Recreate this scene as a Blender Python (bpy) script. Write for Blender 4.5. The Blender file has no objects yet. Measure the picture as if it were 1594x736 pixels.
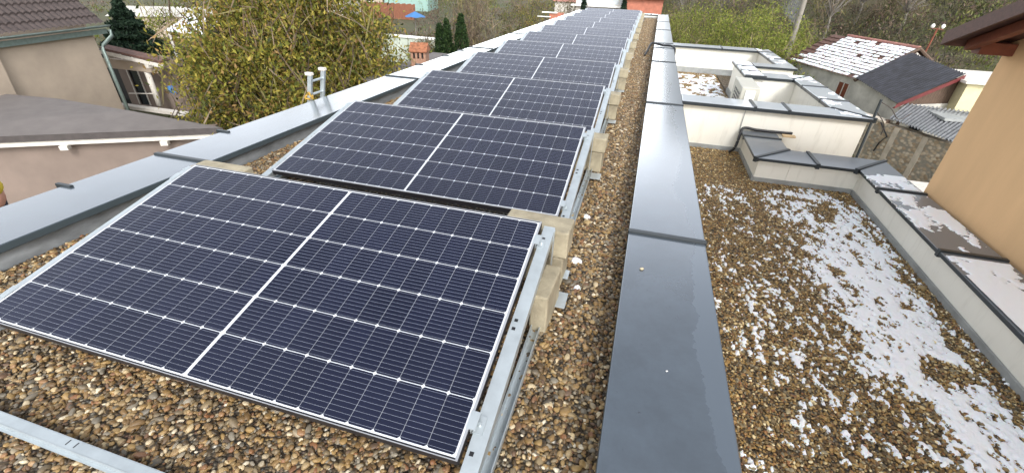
import bpy, bmesh, math, random
import numpy as np
from mathutils import Vector, Matrix
R = math.radians
random.seed(7); RNG = np.random.default_rng(11)
scene = bpy.context.scene
COL = scene.collection

# ------------------------------------------------------------------ camera
cam_d = bpy.data.cameras.new("camera"); cam = bpy.data.objects.new("camera", cam_d); COL.objects.link(cam)
PITCH, ROLL, YAW = 0.542, 0.03979, 0.25596
fw = Vector((-math.sin(YAW)*math.cos(PITCH), math.cos(YAW)*math.cos(PITCH), -math.sin(PITCH)))
rt = Vector((math.cos(YAW), math.sin(YAW), 0)); up = rt.cross(fw)
r2 = rt*math.cos(ROLL)+up*math.sin(ROLL); u2 = -rt*math.sin(ROLL)+up*math.cos(ROLL)
m = Matrix((r2, u2, -fw)).transposed().to_4x4(); m.translation = Vector((0.32731, -0.70585, 1.25886))
cam.matrix_world = m
cam_d.sensor_width = 36; cam_d.lens = 36*674.1/1594; cam_d.clip_start = .05; cam_d.clip_end = 2000
scene.camera = cam

# ------------------------------------------------------------------ light
SUN_EL, SUN_AZ = 38, 148          # azimuth clockwise from +Y : the sun stands behind the camera, a little to the right
world = bpy.data.worlds.new("World"); scene.world = world; world.use_nodes = True
wn = world.node_tree.nodes; wl = world.node_tree.links; wn.clear()
sky = wn.new('ShaderNodeTexSky'); sky.sky_type = 'NISHITA'; sky.sun_disc = False
sky.sun_elevation = R(SUN_EL); sky.sun_rotation = R(SUN_AZ); sky.dust_density = 3.0; sky.air_density = 1.0
hs = wn.new('ShaderNodeHueSaturation'); hs.inputs['Saturation'].default_value = .18; hs.inputs['Value'].default_value = 1.0
tc = wn.new('ShaderNodeTexCoord'); nz = wn.new('ShaderNodeTexNoise'); nz.inputs['Scale'].default_value = 2.2; nz.inputs['Detail'].default_value = 5
mp = wn.new('ShaderNodeMapping'); mp.inputs['Scale'].default_value = (1, 1, 2.5)
rp = wn.new('ShaderNodeValToRGB'); rp.color_ramp.elements[0].position = .3; rp.color_ramp.elements[0].color = (.95, .97, 1.0, 1)
rp.color_ramp.elements[1].position = .7; rp.color_ramp.elements[1].color = (1.5, 1.5, 1.5, 1)
mu = wn.new('ShaderNodeMix'); mu.data_type = 'RGBA'; mu.blend_type = 'MULTIPLY'; mu.inputs[0].default_value = 1
bg = wn.new('ShaderNodeBackground'); bg.inputs['Strength'].default_value = 0.15; wo = wn.new('ShaderNodeOutputWorld')
wl.new(sky.outputs[0], hs.inputs['Color']); wl.new(tc.outputs['Generated'], mp.inputs[0]); wl.new(mp.outputs[0], nz.inputs['Vector'])
wl.new(nz.outputs[0], rp.inputs[0]); wl.new(hs.outputs[0], mu.inputs[6]); wl.new(rp.outputs[0], mu.inputs[7])
gs_ = wn.new('ShaderNodeSeparateXYZ'); wl.new(tc.outputs['Generated'], gs_.inputs[0])
gr = wn.new('ShaderNodeValToRGB'); gr.color_ramp.elements[0].position = 0; gr.color_ramp.elements[0].color = (1.8, 1.8, 1.78, 1)
gr.color_ramp.elements[1].position = .55; gr.color_ramp.elements[1].color = (.95, .97, 1.0, 1); wl.new(gs_.outputs[2], gr.inputs[0])
m2 = wn.new('ShaderNodeMix'); m2.data_type = 'RGBA'; m2.blend_type = 'MULTIPLY'; m2.inputs[0].default_value = 1
gy = wn.new('ShaderNodeValToRGB'); gy.color_ramp.elements[0].position = .72; gy.color_ramp.elements[0].color = (1, 1, 1, 1); gy.color_ramp.elements[1].position = .95; gy.color_ramp.elements[1].color = (1.9, 1.9, 1.9, 1)
m3 = wn.new('ShaderNodeMix'); m3.data_type = 'RGBA'; m3.blend_type = 'MULTIPLY'; m3.inputs[0].default_value = 1; wl.new(gs_.outputs[1], gy.inputs[0]); wl.new(mu.outputs[2], m3.inputs[6]); wl.new(gy.outputs[0], m3.inputs[7])
wl.new(m3.outputs[2], m2.inputs[6]); wl.new(gr.outputs[0], m2.inputs[7]); wl.new(m2.outputs[2], bg.inputs[0]); wl.new(bg.outputs[0], wo.inputs[0])
sun_d = bpy.data.lights.new("sun", 'SUN'); sun_d.energy = 0.95; sun_d.angle = R(14); sun_d.color = (1, .95, .88)
sun = bpy.data.objects.new("sun", sun_d); COL.objects.link(sun)
sd = Vector((math.sin(R(SUN_AZ))*math.cos(R(SUN_EL)), math.cos(R(SUN_AZ))*math.cos(R(SUN_EL)), math.sin(R(SUN_EL))))
sun.rotation_euler = (-sd).to_track_quat('-Z', 'Y').to_euler()
sc = scene.view_settings; sc.view_transform = 'Standard'; sc.look = 'None'; sc.exposure = 0.8; sc.gamma = 1
scene.cycles.max_bounces = 6; scene.cycles.transparent_max_bounces = 8

# ------------------------------------------------------------------ materials
def lin(c):                      # sRGB 0-255 -> linear
    return tuple((v/255/12.92 if v/255 <= .04045 else ((v/255+.055)/1.055)**2.4) for v in c)
class NT:
    def __init__(s, name):
        s.m = bpy.data.materials.new(name); s.m.use_nodes = True
        s.n = s.m.node_tree.nodes; s.l = s.m.node_tree.links; s.n.clear()
        s.out = s.n.new('ShaderNodeOutputMaterial'); s.b = s.n.new('ShaderNodeBsdfPrincipled'); s.l.new(s.b.outputs[0], s.out.inputs[0])
    def lk(s, a, b): s.l.new(a, b)
    def coord(s, which='Object', scale=(1, 1, 1)):
        t = s.n.new('ShaderNodeTexCoord'); q = s.n.new('ShaderNodeMapping'); q.inputs['Scale'].default_value = scale
        s.lk(t.outputs[which], q.inputs[0]); return q.outputs[0]
    def noise(s, vec, scale, detail=4, rough=.55):
        t = s.n.new('ShaderNodeTexNoise'); t.inputs['Scale'].default_value = scale; t.inputs['Detail'].default_value = detail
        t.inputs['Roughness'].default_value = rough; s.lk(vec, t.inputs['Vector']); return t.outputs[0]
    def voro(s, vec, scale, feat='F1', out=0):
        t = s.n.new('ShaderNodeTexVoronoi'); t.feature = feat; t.inputs['Scale'].default_value = scale; s.lk(vec, t.inputs['Vector']); return t.outputs[out]
    def ramp(s, fac, stops, interp='LINEAR'):
        t = s.n.new('ShaderNodeValToRGB'); cr = t.color_ramp; cr.interpolation = interp
        while len(cr.elements) < len(stops): cr.elements.new(.5)
        for e, (p, c) in zip(cr.elements, stops): e.position = p; e.color = (*c, 1) if len(c) == 3 else c
        s.lk(fac, t.inputs[0]); return t.outputs[0]
    def math(s, op, a, b=None, c=None):
        t = s.n.new('ShaderNodeMath'); t.operation = op
        for i, v in enumerate((a, b, c)):
            if v is None: continue
            if isinstance(v, (int, float)): t.inputs[i].default_value = v
            else: s.lk(v, t.inputs[i])
        return t.outputs[0]
    def mix(s, fac, a, b, blend='MIX'):
        t = s.n.new('ShaderNodeMix'); t.data_type = 'RGBA'; t.blend_type = blend
        for i, v in ((0, fac), (6, a), (7, b)):
            if isinstance(v, (int, float)): t.inputs[i].default_value = v
            elif isinstance(v, tuple): t.inputs[i].default_value = (*v, 1)
            else: s.lk(v, t.inputs[i])
        return t.outputs[2]
    def bump(s, h, strength=.3, dist=.01):
        t = s.n.new('ShaderNodeBump'); t.inputs['Strength'].default_value = strength; t.inputs['Distance'].default_value = dist
        s.lk(h, t.inputs['Height']); s.lk(t.outputs[0], s.b.inputs['Normal'])
    def set(s, **k):
        for a, v in k.items():
            i = s.b.inputs[a.replace('_', ' ')]
            if isinstance(v, (int, float)): i.default_value = v
            elif isinstance(v, tuple): i.default_value = (*v, 1)
            else: s.lk(v, i)
        return s
def grained(name, col, var=.25, scale=6, rough=.8, bump=.2, bscale=60, metallic=0, spec=.5, dist=.003, stretch=(1, 1, 1)):
    t = NT(name); v = t.coord('Object', stretch)
    n = t.noise(v, scale, 6, .6)
    lo = tuple(c*(1-var) for c in col); hi = tuple(min(1, c*(1+var)) for c in col)
    t.set(Base_Color=t.ramp(n, [(.3, lo), (.7, hi)]), Roughness=rough, Metallic=metallic); t.b.inputs['Specular IOR Level'].default_value = spec
    if bump: t.bump(t.noise(v, bscale, 3), bump, dist)
    return t.m
def plain(name, col, rough=.6, metallic=0):
    return grained(name, col, .08, 9, rough, 0, metallic=metallic)

M = {}
def mat_panel():
    t = NT("solar_cells"); uv = t.n.new('ShaderNodeUVMap'); sp = t.n.new('ShaderNodeSeparateXYZ'); t.lk(uv.outputs[0], sp.inputs[0])
    u, v = sp.outputs[0], sp.outputs[1]
    Lp, Wp = 2.094, 1.134
    # distance from the centre line along the length, and from the edge
    uc = t.math('ABSOLUTE', t.math('SUBTRACT', u, Lp/2))            # 0 .. 1.047
    pu, c0 = .0932, .0060
    ul = t.math('SUBTRACT', uc, c0)
    fu = t.math('FRACT', t.math('DIVIDE', ul, pu)); du = t.math('MULTIPLY', t.math('MINIMUM', fu, t.math('SUBTRACT', 1, fu)), pu)
    pv, m0 = .1845, (1.134-6*.1845)/2
    vl = t.math('SUBTRACT', v, m0)
    fv = t.math('FRACT', t.math('DIVIDE', vl, pv)); dv = t.math('MULTIPLY', t.math('MINIMUM', fv, t.math('SUBTRACT', 1, fv)), pv)
    L = lambda d, w: t.math('LESS_THAN', d, w)
    gap = t.math('MAXIMUM', t.math('MULTIPLY', L(du, .0008), .42), L(dv, .0014))
    gap = t.math('MAXIMUM', gap, L(t.math('ADD', du, dv), .0085))
    gap = t.math('MAXIMUM', gap, L(uc, c0+.001)); gap = t.math('MAXIMUM', gap, t.math('GREATER_THAN', uc, c0+11*pu))
    gap = t.math('MAXIMUM', gap, L(v, m0)); gap = t.math('MAXIMUM', gap, t.math('GREATER_THAN', v, Wp-m0))
    fb = t.math('FRACT', t.math('ADD', t.math('DIVIDE', vl, pv/10), .5)); db = t.math('MULTIPLY', t.math('MINIMUM', fb, t.math('SUBTRACT', 1, fb)), pv/10)
    bus = t.math('MULTIPLY', L(db, .00045), .55)
    # each half-cell a slightly different blue
    ci = t.n.new('ShaderNodeCombineXYZ'); t.lk(t.math('FLOOR', t.math('DIVIDE', t.math('SUBTRACT', u, Lp/2), pu)), ci.inputs[0]); t.lk(t.math('FLOOR', t.math('DIVIDE', vl, pv)), ci.inputs[1])
    wnz = t.n.new('ShaderNodeTexWhiteNoise'); t.lk(ci.outputs[0], wnz.inputs[0])
    base = t.mix(wnz.outputs[0], (.0035, .0055, .020), (.0055, .0080, .027))
    c = t.mix(bus, base, (.42, .45, .52)); c = t.mix(gap, c, (.62, .64, .66))
    dn = t.noise(t.coord('Object'), 5, 6); 
    t.set(Base_Color=c, Roughness=t.ramp(dn, [(.35, (.07,)*3), (.7, (.20,)*3)])); t.b.inputs['IOR'].default_value = 1.5
    t.b.inputs['Sheen Weight'].default_value = .13; t.b.inputs['Sheen Roughness'].default_value = .35; t.b.inputs['Sheen Tint'].default_value = (.85, .88, 1, 1)
    return t.m
M['cells'] = mat_panel()
M['frame'] = plain("dark_anodised_frame", (.028, .027, .032), .45, .4)
M['lip'] = plain("frame_lip_sky_reflection", (.55, .56, .58), .35, .7)  # dark frame's top edge given a bright colour for the sky's reflection
M['alu'] = grained("galvanised_rail", (.50, .55, .57), .10, 14, .38, .1, 90, metallic=.55)
M['block'] = grained("cast_concrete_block", (.34, .295, .205), .30, 9, .92, .9, 70, dist=.004)
def mat_coping(name, col, wet, seed, coat=.9):
    t = NT(name); v = t.coord('Object'); ts = t.n.new('ShaderNodeVectorMath'); ts.operation = 'ADD'; t.lk(v, ts.inputs[0]); ts.inputs[1].default_value = (seed, seed*1.7, 0); v = ts.outputs[0]
    n = t.noise(v, 1.1, 7, .62); sx = t.n.new('ShaderNodeSeparateXYZ'); t.lk(t.coord('Object'), sx.inputs[0])
    # a dry margin along the outer edge of the sheet, ragged where the water stops
    w = t.ramp(t.math('ADD', t.math('MULTIPLY', n, .55), t.math('MULTIPLY', t.math('SUBTRACT', .92, sx.outputs[0]), 1.4)), [(.46, (0,)*3), (.475, (1,)*3)])
    dust = t.ramp(t.noise(v, 5, 8, .75), [(.38, (0,)*3), (.72, (.75,)*3)])
    c = t.mix(w, tuple(k*1.45 for k in col), col); c = t.mix(dust, c, tuple(k*1.5 for k in col))
    c = t.mix(t.ramp(t.noise(v, 30, 2, .5), [(.73, (0,)*3), (.76, (.6,)*3)]), c, tuple(k*.45 for k in col))
    t.set(Base_Color=c, Roughness=t.mix(w, (wet+.10,)*3, (wet,)*3), Metallic=.25 if coat > .5 else .1)
    t.b.inputs['Sheen Weight'].default_value = .14 if coat > .5 else .05; t.b.inputs['Sheen Roughness'].default_value = .3
    t.b.inputs['IOR'].default_value = 1.6; t.b.inputs['Coat Weight'].default_value = coat; t.b.inputs['Coat Roughness'].default_value = .16; t.b.inputs['Coat IOR'].default_value = 1.7
    t.bump(t.math('ADD', t.noise(v, 1.6, 2), t.math('MULTIPLY', t.noise(v, 12, 4), .05)), .10, .012); return t.m
M['coping'] = mat_coping("wet_anthracite_sheet", (.062, .080, .100), .22, 3.1)
M['coping_lo'] = mat_coping("damp_grey_sheet", (.10, .112, .125), .30, 9.3, .35)
M['coping_a'] = mat_coping('wet_sheet_sky_reflection', (.34, .37, .40), .22, 5.5)  # pale base colour carries the bright sky's reflection and a thin snow film
M['lipgrey'] = plain('grey_lip_sheet', (.045, .06, .068), .45)
M['seam'] = plain("dark_seam_sheet", (.022, .028, .032), .4)
def mat_wall():
    t = NT("cream_render"); v = t.coord('Object'); n = t.noise(v, 1.3, 6, .65); n2 = t.noise(t.coord('Object', (3, 3, .5)), 5, 6, .6)
    c = t.mix(t.ramp(n, [(.3, (0,)*3), (.75, (1,)*3)]), (.83, .80, .715), (.77, .74, .65))
    c = t.mix(t.ramp(n2, [(.54, (0,)*3), (.78, (.42,)*3)]), c, (.52, .49, .41))
    t.set(Base_Color=c, Roughness=.92); t.bump(t.noise(v, 160, 2), .25, .002); return t.m
M['wall'] = mat_wall()
M['skirt'] = grained("grey_membrane_upstand", (.30, .31, .30), .22, 7, .7, .3, 50)
M['upstand'] = grained("streaked_cement_upstand", (.19, .20, .205), .45, 4, .6, .4, 40, stretch=(1, 1, 3))
def mat_bed():
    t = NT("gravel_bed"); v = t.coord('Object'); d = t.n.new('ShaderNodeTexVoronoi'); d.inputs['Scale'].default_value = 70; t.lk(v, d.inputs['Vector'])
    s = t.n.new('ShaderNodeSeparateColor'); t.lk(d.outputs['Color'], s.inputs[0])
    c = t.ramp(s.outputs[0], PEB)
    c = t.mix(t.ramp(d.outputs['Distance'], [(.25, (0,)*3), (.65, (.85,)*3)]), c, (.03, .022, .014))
    t.set(Base_Color=c, Roughness=.7); t.bump(t.math('SUBTRACT', 1, d.outputs['Distance']), 1, .02); return t.m
PEB = [(0, (.022, .017, .011)), (.15, (.095, .060, .028)), (.28, (.20, .125, .050)), (.40, (.31, .21, .085)), (.52, (.12, .105, .08)),
       (.62, (.36, .27, .14)), (.72, (.21, .095, .045)), (.80, (.065, .062, .055)), (.88, (.24, .225, .19)), (.94, (.47, .38, .23)), (1, (.68, .64, .54))]
M['bed'] = mat_bed()
def mat_pebble(nm='river_pebbles', PEB=None):
    t = NT(nm); a = t.n.new('ShaderNodeAttribute'); a.attribute_type = 'INSTANCER'; a.attribute_name = 'tone'
    c = t.ramp(a.outputs['Fac'], PEB)
    n = t.noise(t.coord('Object'), 1.3, 3); c = t.mix(t.ramp(n, [(.35, (0,)*3), (.7, (.35,)*3)]), c, (.19, .12, .05))
    t.set(Base_Color=c, Roughness=.52); return t.m
PEB_LO = [(p, (min(1, r_*1.35), min(1, g_*1.24), b_*.92)) for p, (r_, g_, b_) in PEB]
M['pebble'] = mat_pebble(PEB=[(p, (min(1, a*1.06), b, c*.9)) for p, (a, b, c) in PEB]); M['pebble_lo'] = mat_pebble('golden_pebbles', PEB_LO)
def mat_snow():
    t = NT("wet_snow"); v = t.coord('Object'); t.set(Base_Color=(.90, .92, .94), Roughness=.6)
    t.b.inputs['Subsurface Weight'].default_value = .15; t.b.inputs['Subsurface Scale'].default_value = .01
    t.bump(t.noise(v, 90, 4), .5, .006); return t.m
M['snow'] = mat_snow()
M['beige_shaded'] = grained('shaded_beige_render', (.20, .155, .128), .13, 1.5, .93, .3, 90)  # beige darkened in its colour for the shade low between the buildings
M['orange'] = grained('apricot_render', (.68, .435, .225), .08, 1.6, .93, .5, 90, dist=.003, stretch=(1, 2.2, .45))
M['brownwood'] = grained("dark_stained_wood", (.085, .036, .024), .35, 10, .6, .3, 40, stretch=(1, 6, 6))
M['redwood'] = grained("reddish_stained_wood", (.17, .045, .02), .3, 10, .6, .3, 40)
M['beige'] = grained('beige_render', (.44, .355, .275), .12, 1.3, .93, .3, 90)
M['tile_l'] = grained("brown_concrete_tiles", (.062, .046, .042), .30, 9, .8, .4, 60)
M['tile_o'] = grained("old_clay_tiles", (.115, .06, .045), .45, 8, .85, .5, 40)
M['zinc'] = grained("green_grey_zinc_gutter", (.19, .24, .22), .15, 12, .45, .1, 40, metallic=.3)
M['felt'] = grained("grey_roofing_felt", (.14, .125, .118), .12, 3, .9, .3, 120)
M['feltedge'] = grained("dark_felt_edge", (.065, .055, .052), .2, 8, .85, .2, 60)
M['whitewood'] = grained("flaking_white_paint", (.60, .56, .50), .12, 9, .7, .3, 50)
M['glass'] = plain("dark_window_glass", (.02, .025, .03), .08)
M['greywall'] = grained("weathered_plaster", (.50, .48, .43), .30, 1.6, .95, .6, 30, dist=.01)
M['rust'] = grained('corrugated_sheet_sheen_streaks', (.018, .019, .026), .75, 3, .7, .2, 40, stretch=(.5, 5, 1))  # lighter streaks in the colour imitate sheen along the corrugations
M['red'] = grained("red_painted_board", (.12, .016, .016), .25, 6, .6, .2, 30)
M['oldwood'] = grained("old_brown_boards", (.10, .065, .045), .4, 6, .9, .4, 30, stretch=(6, 6, 1))
def mat_stone():
    t = NT("rubble_stone"); v = t.coord('Object', (1, 1, 1.4)); d = t.n.new('ShaderNodeTexVoronoi'); d.inputs['Scale'].default_value = 8.5; d.inputs['Randomness'].default_value = .9; t.lk(v, d.inputs['Vector'])
    s = t.n.new('ShaderNodeSeparateColor'); t.lk(d.outputs['Color'], s.inputs[0])
    c = t.ramp(s.outputs[0], [(0, (.27, .19, .115)), (.5, (.44, .34, .23)), (1, (.56, .48, .37))])
    c = t.mix(t.ramp(d.outputs['Distance'], [(.35, (0,)*3), (.7, (1,)*3)]), c, (.26, .235, .19))
    t.set(Base_Color=c, Roughness=.95); t.bump(t.math('ADD', t.math('SUBTRACT', 1, d.outputs['Distance']), t.noise(v, 20, 4)), .6, .03); return t.m
M['stone'] = mat_stone()
M['mortar'] = grained("pale_mortar_pier", (.47, .41, .33), .2, 4, .95, .6, 25)
M['brick'] = grained("red_brick", (.42, .155, .10), .2, 4, .9, .4, 30)
M['terracotta'] = grained("rusted_terracotta", (.27, .105, .05), .5, 16, .75, .3, 60)
M['chim'] = grained("salmon_brick", (.29, .165, .11), .18, 14, .9, .3, 60)
M['teal'] = grained("mint_render", (.25, .38, .34), .06, 1, .9, .1, 40)
M['pinktile'] = grained("faded_red_tiles", (.36, .17, .14), .25, 4, .9, .5, 14)
M['fence'] = grained("rust_brown_boards", (.22, .088, .05), .3, 5, .9, .3, 20, stretch=(5, 5, .5))
M['acbody'] = grained('aged_cream_casing', (.46, .445, .38), .06, 6, .5, 0)
M['white'] = plain("white_plastic", (.80, .79, .74), .45)
M['black'] = plain("black_conduit", (.012, .012, .014), .45)
M['bark'] = grained("dark_bark", (.065, .05, .04), .35, 10, .95, .5, 30)
M['barkpale'] = grained("pale_bark", (.19, .17, .145), .3, 10, .95, .5, 30)
M['pole'] = grained("concrete_pole", (.22, .20, .17), .2, 5, .9, .2, 30)
M['blue'] = plain("blue_canvas", (.05, .16, .36), .8)
M['jacket'] = grained("dark_work_jacket", (.022, .022, .035), .3, 20, .85, .3, 90)
M['skin'] = plain("skin", (.48, .24, .17), .55)
M['hat'] = grained("yellow_knit_cap", (.55, .40, .03), .2, 40, .9, .4, 120)
M['lightwood'] = grained("pale_timber", (.55, .40, .23), .2, 14, .8, .2, 60, stretch=(1, 8, 8))
M['greenwall'] = grained("pale_green_plaster", (.46, .50, .42), .15, 1.5, .95, .2, 30)
M['cream'] = plain("yellow_cream_render", (.62, .56, .34), .9)
def mat_leaf(name, trans=.35):
    t = NT(name); a = t.n.new('ShaderNodeAttribute'); a.attribute_name = 'tint'
    t.set(Base_Color=a.outputs['Color'], Roughness=.65); t.b.inputs['Specular IOR Level'].default_value = .25
    if trans:
        tr = t.n.new('ShaderNodeBsdfTranslucent'); t.lk(a.outputs['Color'], tr.inputs[0]); mx = t.n.new('ShaderNodeMixShader'); mx.inputs[0].default_value = trans
        t.lk(t.b.outputs[0], mx.inputs[1]); t.lk(tr.outputs[0], mx.inputs[2]); t.lk(mx.outputs[0], t.out.inputs[0])
    return t.m
M['leaf'] = mat_leaf("leaves"); M['twig'] = mat_leaf("dry_twigs", 0)
def mat_ground():
    t = NT("rough_grass_ground"); v = t.coord('Object'); n = t.noise(v, .09, 6, .6); n2 = t.noise(v, 1.1, 6, .7)
    c = t.ramp(n, [(.36, (.06, .075, .025)), (.5, (.075, .075, .03)), (.6, (.085, .065, .04))])
    c = t.mix(t.ramp(n2, [(.35, (0,)*3), (.7, (.7,)*3)]), c, (.075, .058, .035))
    t.set(Base_Color=c, Roughness=.95); t.bump(n2, 1, .15); return t.m
M['ground'] = mat_ground()

# ------------------------------------------------------------------ mesh helpers
def tag(o, label=None, cat=None, group=None, kind=None):
    if label: o['label'] = label
    if cat: o['category'] = cat
    if group: o['group'] = group
    if kind: o['kind'] = kind
    return o
def empty(name, loc=(0, 0, 0), rz=0, label=None, cat=None, group=None, kind=None):
    o = bpy.data.objects.new(name, None); COL.objects.link(o); o.location = loc; o.rotation_euler = (0, 0, rz); o.empty_display_size = .1
    return tag(o, label, cat, group, kind)
class MB:
    def __init__(s): s.v = []; s.f = []; s.mi = []
    def add(s, vs, fs, mi=0):
        o = len(s.v); s.v += [tuple(q) for q in vs]; s.f += [tuple(i+o for i in f) for f in fs]; s.mi += [mi]*len(fs); return s
    def box(s, a, b, mi=0, M4=None):
        x0, y0, z0 = a; x1, y1, z1 = b
        vs = [(x0, y0, z0), (x1, y0, z0), (x1, y1, z0), (x0, y1, z0), (x0, y0, z1), (x1, y0, z1), (x1, y1, z1), (x0, y1, z1)]
        if M4: vs = [tuple(M4 @ Vector(q)) for q in vs]
        return s.add(vs, [(0, 3, 2, 1), (4, 5, 6, 7), (0, 1, 5, 4), (1, 2, 6, 5), (2, 3, 7, 6), (3, 0, 4, 7)], mi)
    def prism(s, poly, z0, z1, mi=0):      # poly counter-clockwise; z may be lists
        n = len(poly); z0 = z0 if isinstance(z0, (list, tuple)) else [z0]*n; z1 = z1 if isinstance(z1, (list, tuple)) else [z1]*n
        vs = [(x, y, z0[i]) for i, (x, y) in enumerate(poly)]+[(x, y, z1[i]) for i, (x, y) in enumerate(poly)]
        return s.add(vs, [tuple(range(n))[::-1], tuple(range(n, 2*n))]+[(i, (i+1) % n, n+(i+1) % n, n+i) for i in range(n)], mi)
    def tube(s, pts, rad, seg=8, mi=0, caps=True):
        pts = [Vector(q) for q in pts]; rad = rad if isinstance(rad, (list, tuple)) else [rad]*len(pts); o = len(s.v); ref = Vector((0, 0, 1))
        rings = []
        for i, q in enumerate(pts):
            d = (pts[min(i+1, len(pts)-1)]-pts[max(i-1, 0)]).normalized()
            a = d.cross(ref if abs(d.z) < .95 else Vector((1, 0, 0))).normalized(); b = d.cross(a)
            rings.append([q+(a*math.cos(2*math.pi*k/seg)+b*math.sin(2*math.pi*k/seg))*rad[i] for k in range(seg)])
        fs = [(i*seg+k, i*seg+(k+1) % seg, (i+1)*seg+(k+1) % seg, (i+1)*seg+k) for i in range(len(pts)-1) for k in range(seg)]
        if caps: fs += [tuple(range(seg))[::-1], tuple(range((len(pts)-1)*seg, len(pts)*seg))]
        return s.add([p for r in rings for p in r], fs, mi)
    def ell(s, c, r, nu=12, nv=8, mi=0):
        vs = [(c[0]+r[0]*math.cos(2*math.pi*i/nu)*math.sin(math.pi*j/nv), c[1]+r[1]*math.sin(2*math.pi*i/nu)*math.sin(math.pi*j/nv), c[2]+r[2]*math.cos(math.pi*j/nv)) for j in range(nv+1) for i in range(nu)]
        return s.add(vs, [(j*nu+i, (j+1)*nu+i, (j+1)*nu+(i+1) % nu, j*nu+(i+1) % nu) for j in range(nv) for i in range(nu)], mi)
    def build(s, name, mats, parent=None, smooth=False, bevel=0, seg=2):
        me = bpy.data.meshes.new(name); me.from_pydata(s.v, [], s.f); mats = mats if isinstance(mats, (list, tuple)) else [mats]
        for q in mats: me.materials.append(q)
        me.polygons.foreach_set('material_index', s.mi); 
        if smooth: me.polygons.foreach_set('use_smooth', [True]*len(s.f))
        me.update(); o = bpy.data.objects.new(name, me); COL.objects.link(o)
        if parent: o.parent = parent
        if bevel:
            b = o.modifiers.new('bevel', 'BEVEL'); b.width = bevel; b.segments = seg; b.limit_method = 'ANGLE'
        return o
def copy_tree(o, parent=None):
    c = o.copy(); COL.objects.link(c)
    if parent: c.parent = parent
    for ch in list(o.children): copy_tree(ch, c)
    return c
def quads(name, V, C, mat, parent=None):
    """V (N,4,3) quad corners, C (N,3) tint of each quad"""
    N = len(V); me = bpy.data.meshes.new(name)
    me.vertices.add(4*N); me.vertices.foreach_set('co', V.reshape(-1).astype(np.float32))
    me.loops.add(4*N); me.loops.foreach_set('vertex_index', np.arange(4*N, dtype=np.int32))
    me.polygons.add(N); me.polygons.foreach_set('loop_start', np.arange(0, 4*N, 4, dtype=np.int32)); me.polygons.foreach_set('loop_total', np.full(N, 4, dtype=np.int32))
    me.update(); a = me.attributes.new('tint', 'FLOAT_COLOR', 'FACE'); a.data.foreach_set('color', np.concatenate([C, np.ones((N, 1))], 1).astype(np.float32).reshape(-1))
    me.materials.append(mat); o = bpy.data.objects.new(name, me); COL.objects.link(o)
    if parent: o.parent = parent
    return o
def leafquads(P, size, aspect=.55, up=None, upw=0):
    N = len(P); a = RNG.normal(size=(N, 3)); 
    if up is not None: a = a*(1-upw)+np.array(up)*upw*1.6
    a /= np.linalg.norm(a, axis=1, keepdims=True); b = np.cross(a, RNG.normal(size=(N, 3))); b /= np.linalg.norm(b, axis=1, keepdims=True)
    s = (size*RNG.uniform(.6, 1.35, N))[:, None]; a = a*s*.5; b = b*s*.5*aspect
    return np.stack([P-a, P+b*1.0-a*.1, P+a, P-b-a*.1], 1)
def pick(N, pal, w=None, jit=.25):
    pal = np.array(pal); k = RNG.choice(len(pal), N, p=None if w is None else np.array(w)/sum(w))
    return np.clip(pal[k]*RNG.uniform(1-jit, 1+jit, (N, 1)), 0, 1)
def clumps(c, r, n, per, cr, shell=.55, flat=1.0):
    """leaf positions gathered in n clumps inside an ellipsoid"""
    d = RNG.normal(size=(n, 3)); d /= np.linalg.norm(d, axis=1, keepdims=True); rr = RNG.uniform(shell, 1, n)**.7
    cc = np.array(c)+d*rr[:, None]*np.array(r); out = []
    P = np.repeat(cc, per, 0)+RNG.normal(size=(n*per, 3))*cr*np.repeat(RNG.uniform(.6, 1.3, n), per)[:, None]*np.array((1, 1, flat)); return P, cc

# ------------------------------------------------------------------ value noise for the snow masks
def vnoise(x, y, seed):
    g = np.random.default_rng(seed).random((64, 64)); xi = np.floor(x).astype(int); yi = np.floor(y).astype(int); fx = x-xi; fy = y-yi
    fx = fx*fx*(3-2*fx); fy = fy*fy*(3-2*fy); G = lambda i, j: g[i % 64, j % 64]
    return (G(xi, yi)*(1-fx)+G(xi+1, yi)*fx)*(1-fy)+(G(xi, yi+1)*(1-fx)+G(xi+1, yi+1)*fx)*fy
def fbm(x, y, seed, o=4):
    s = 0; a = 1; t = 0
    for i in range(o): s = s+a*vnoise(x*2**i+i*7.3, y*2**i+i*3.1, seed+i); t += a; a *= .55
    return s/t
def snow_sheet(name, x0, x1, y0, y1, z, cell, density, thick, label, slope=None):
    """a thin crust of snow wherever density(x, y) > 0, its thickness rising from the patch edge"""
    nx = int((x1-x0)/cell)+1; ny = int((y1-y0)/cell)+1; X, Y = np.meshgrid(np.linspace(x0, x1, nx), np.linspace(y0, y1, ny), indexing='ij')
    D = density(X, Y); H = np.clip(D, -.02, .12)/.12
    Z = z+np.maximum(H, 0)**.6*thick+(vnoise(X*60, Y*60, 5)-.5)*thick*.35*(H > 0)-(H <= 0)*.006
    keep = (D[:-1, :-1] > 0) | (D[1:, :-1] > 0) | (D[:-1, 1:] > 0) | (D[1:, 1:] > 0)
    idx = np.arange(nx*ny).reshape(nx, ny); f = np.stack([idx[:-1, :-1], idx[1:, :-1], idx[1:, 1:], idx[:-1, 1:]], -1)[keep]
    us, inv = np.unique(f, return_inverse=True); V = np.stack([X.ravel(), Y.ravel(), Z.ravel()], 1)[us]
    V[:, 0] += .0155*V[:, 1]-((4.2-V[:, 1])*.010 if slope else 0)
    me = bpy.data.meshes.new(name); me.from_pydata(V.tolist(), [], inv.reshape(-1, 4).tolist()); me.polygons.foreach_set('use_smooth', [True]*len(me.polygons)); me.materials.append(M['snow'])
    o = bpy.data.objects.new(name, me); COL.objects.link(o); return tag(o, label, None, None, 'stuff')

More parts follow.
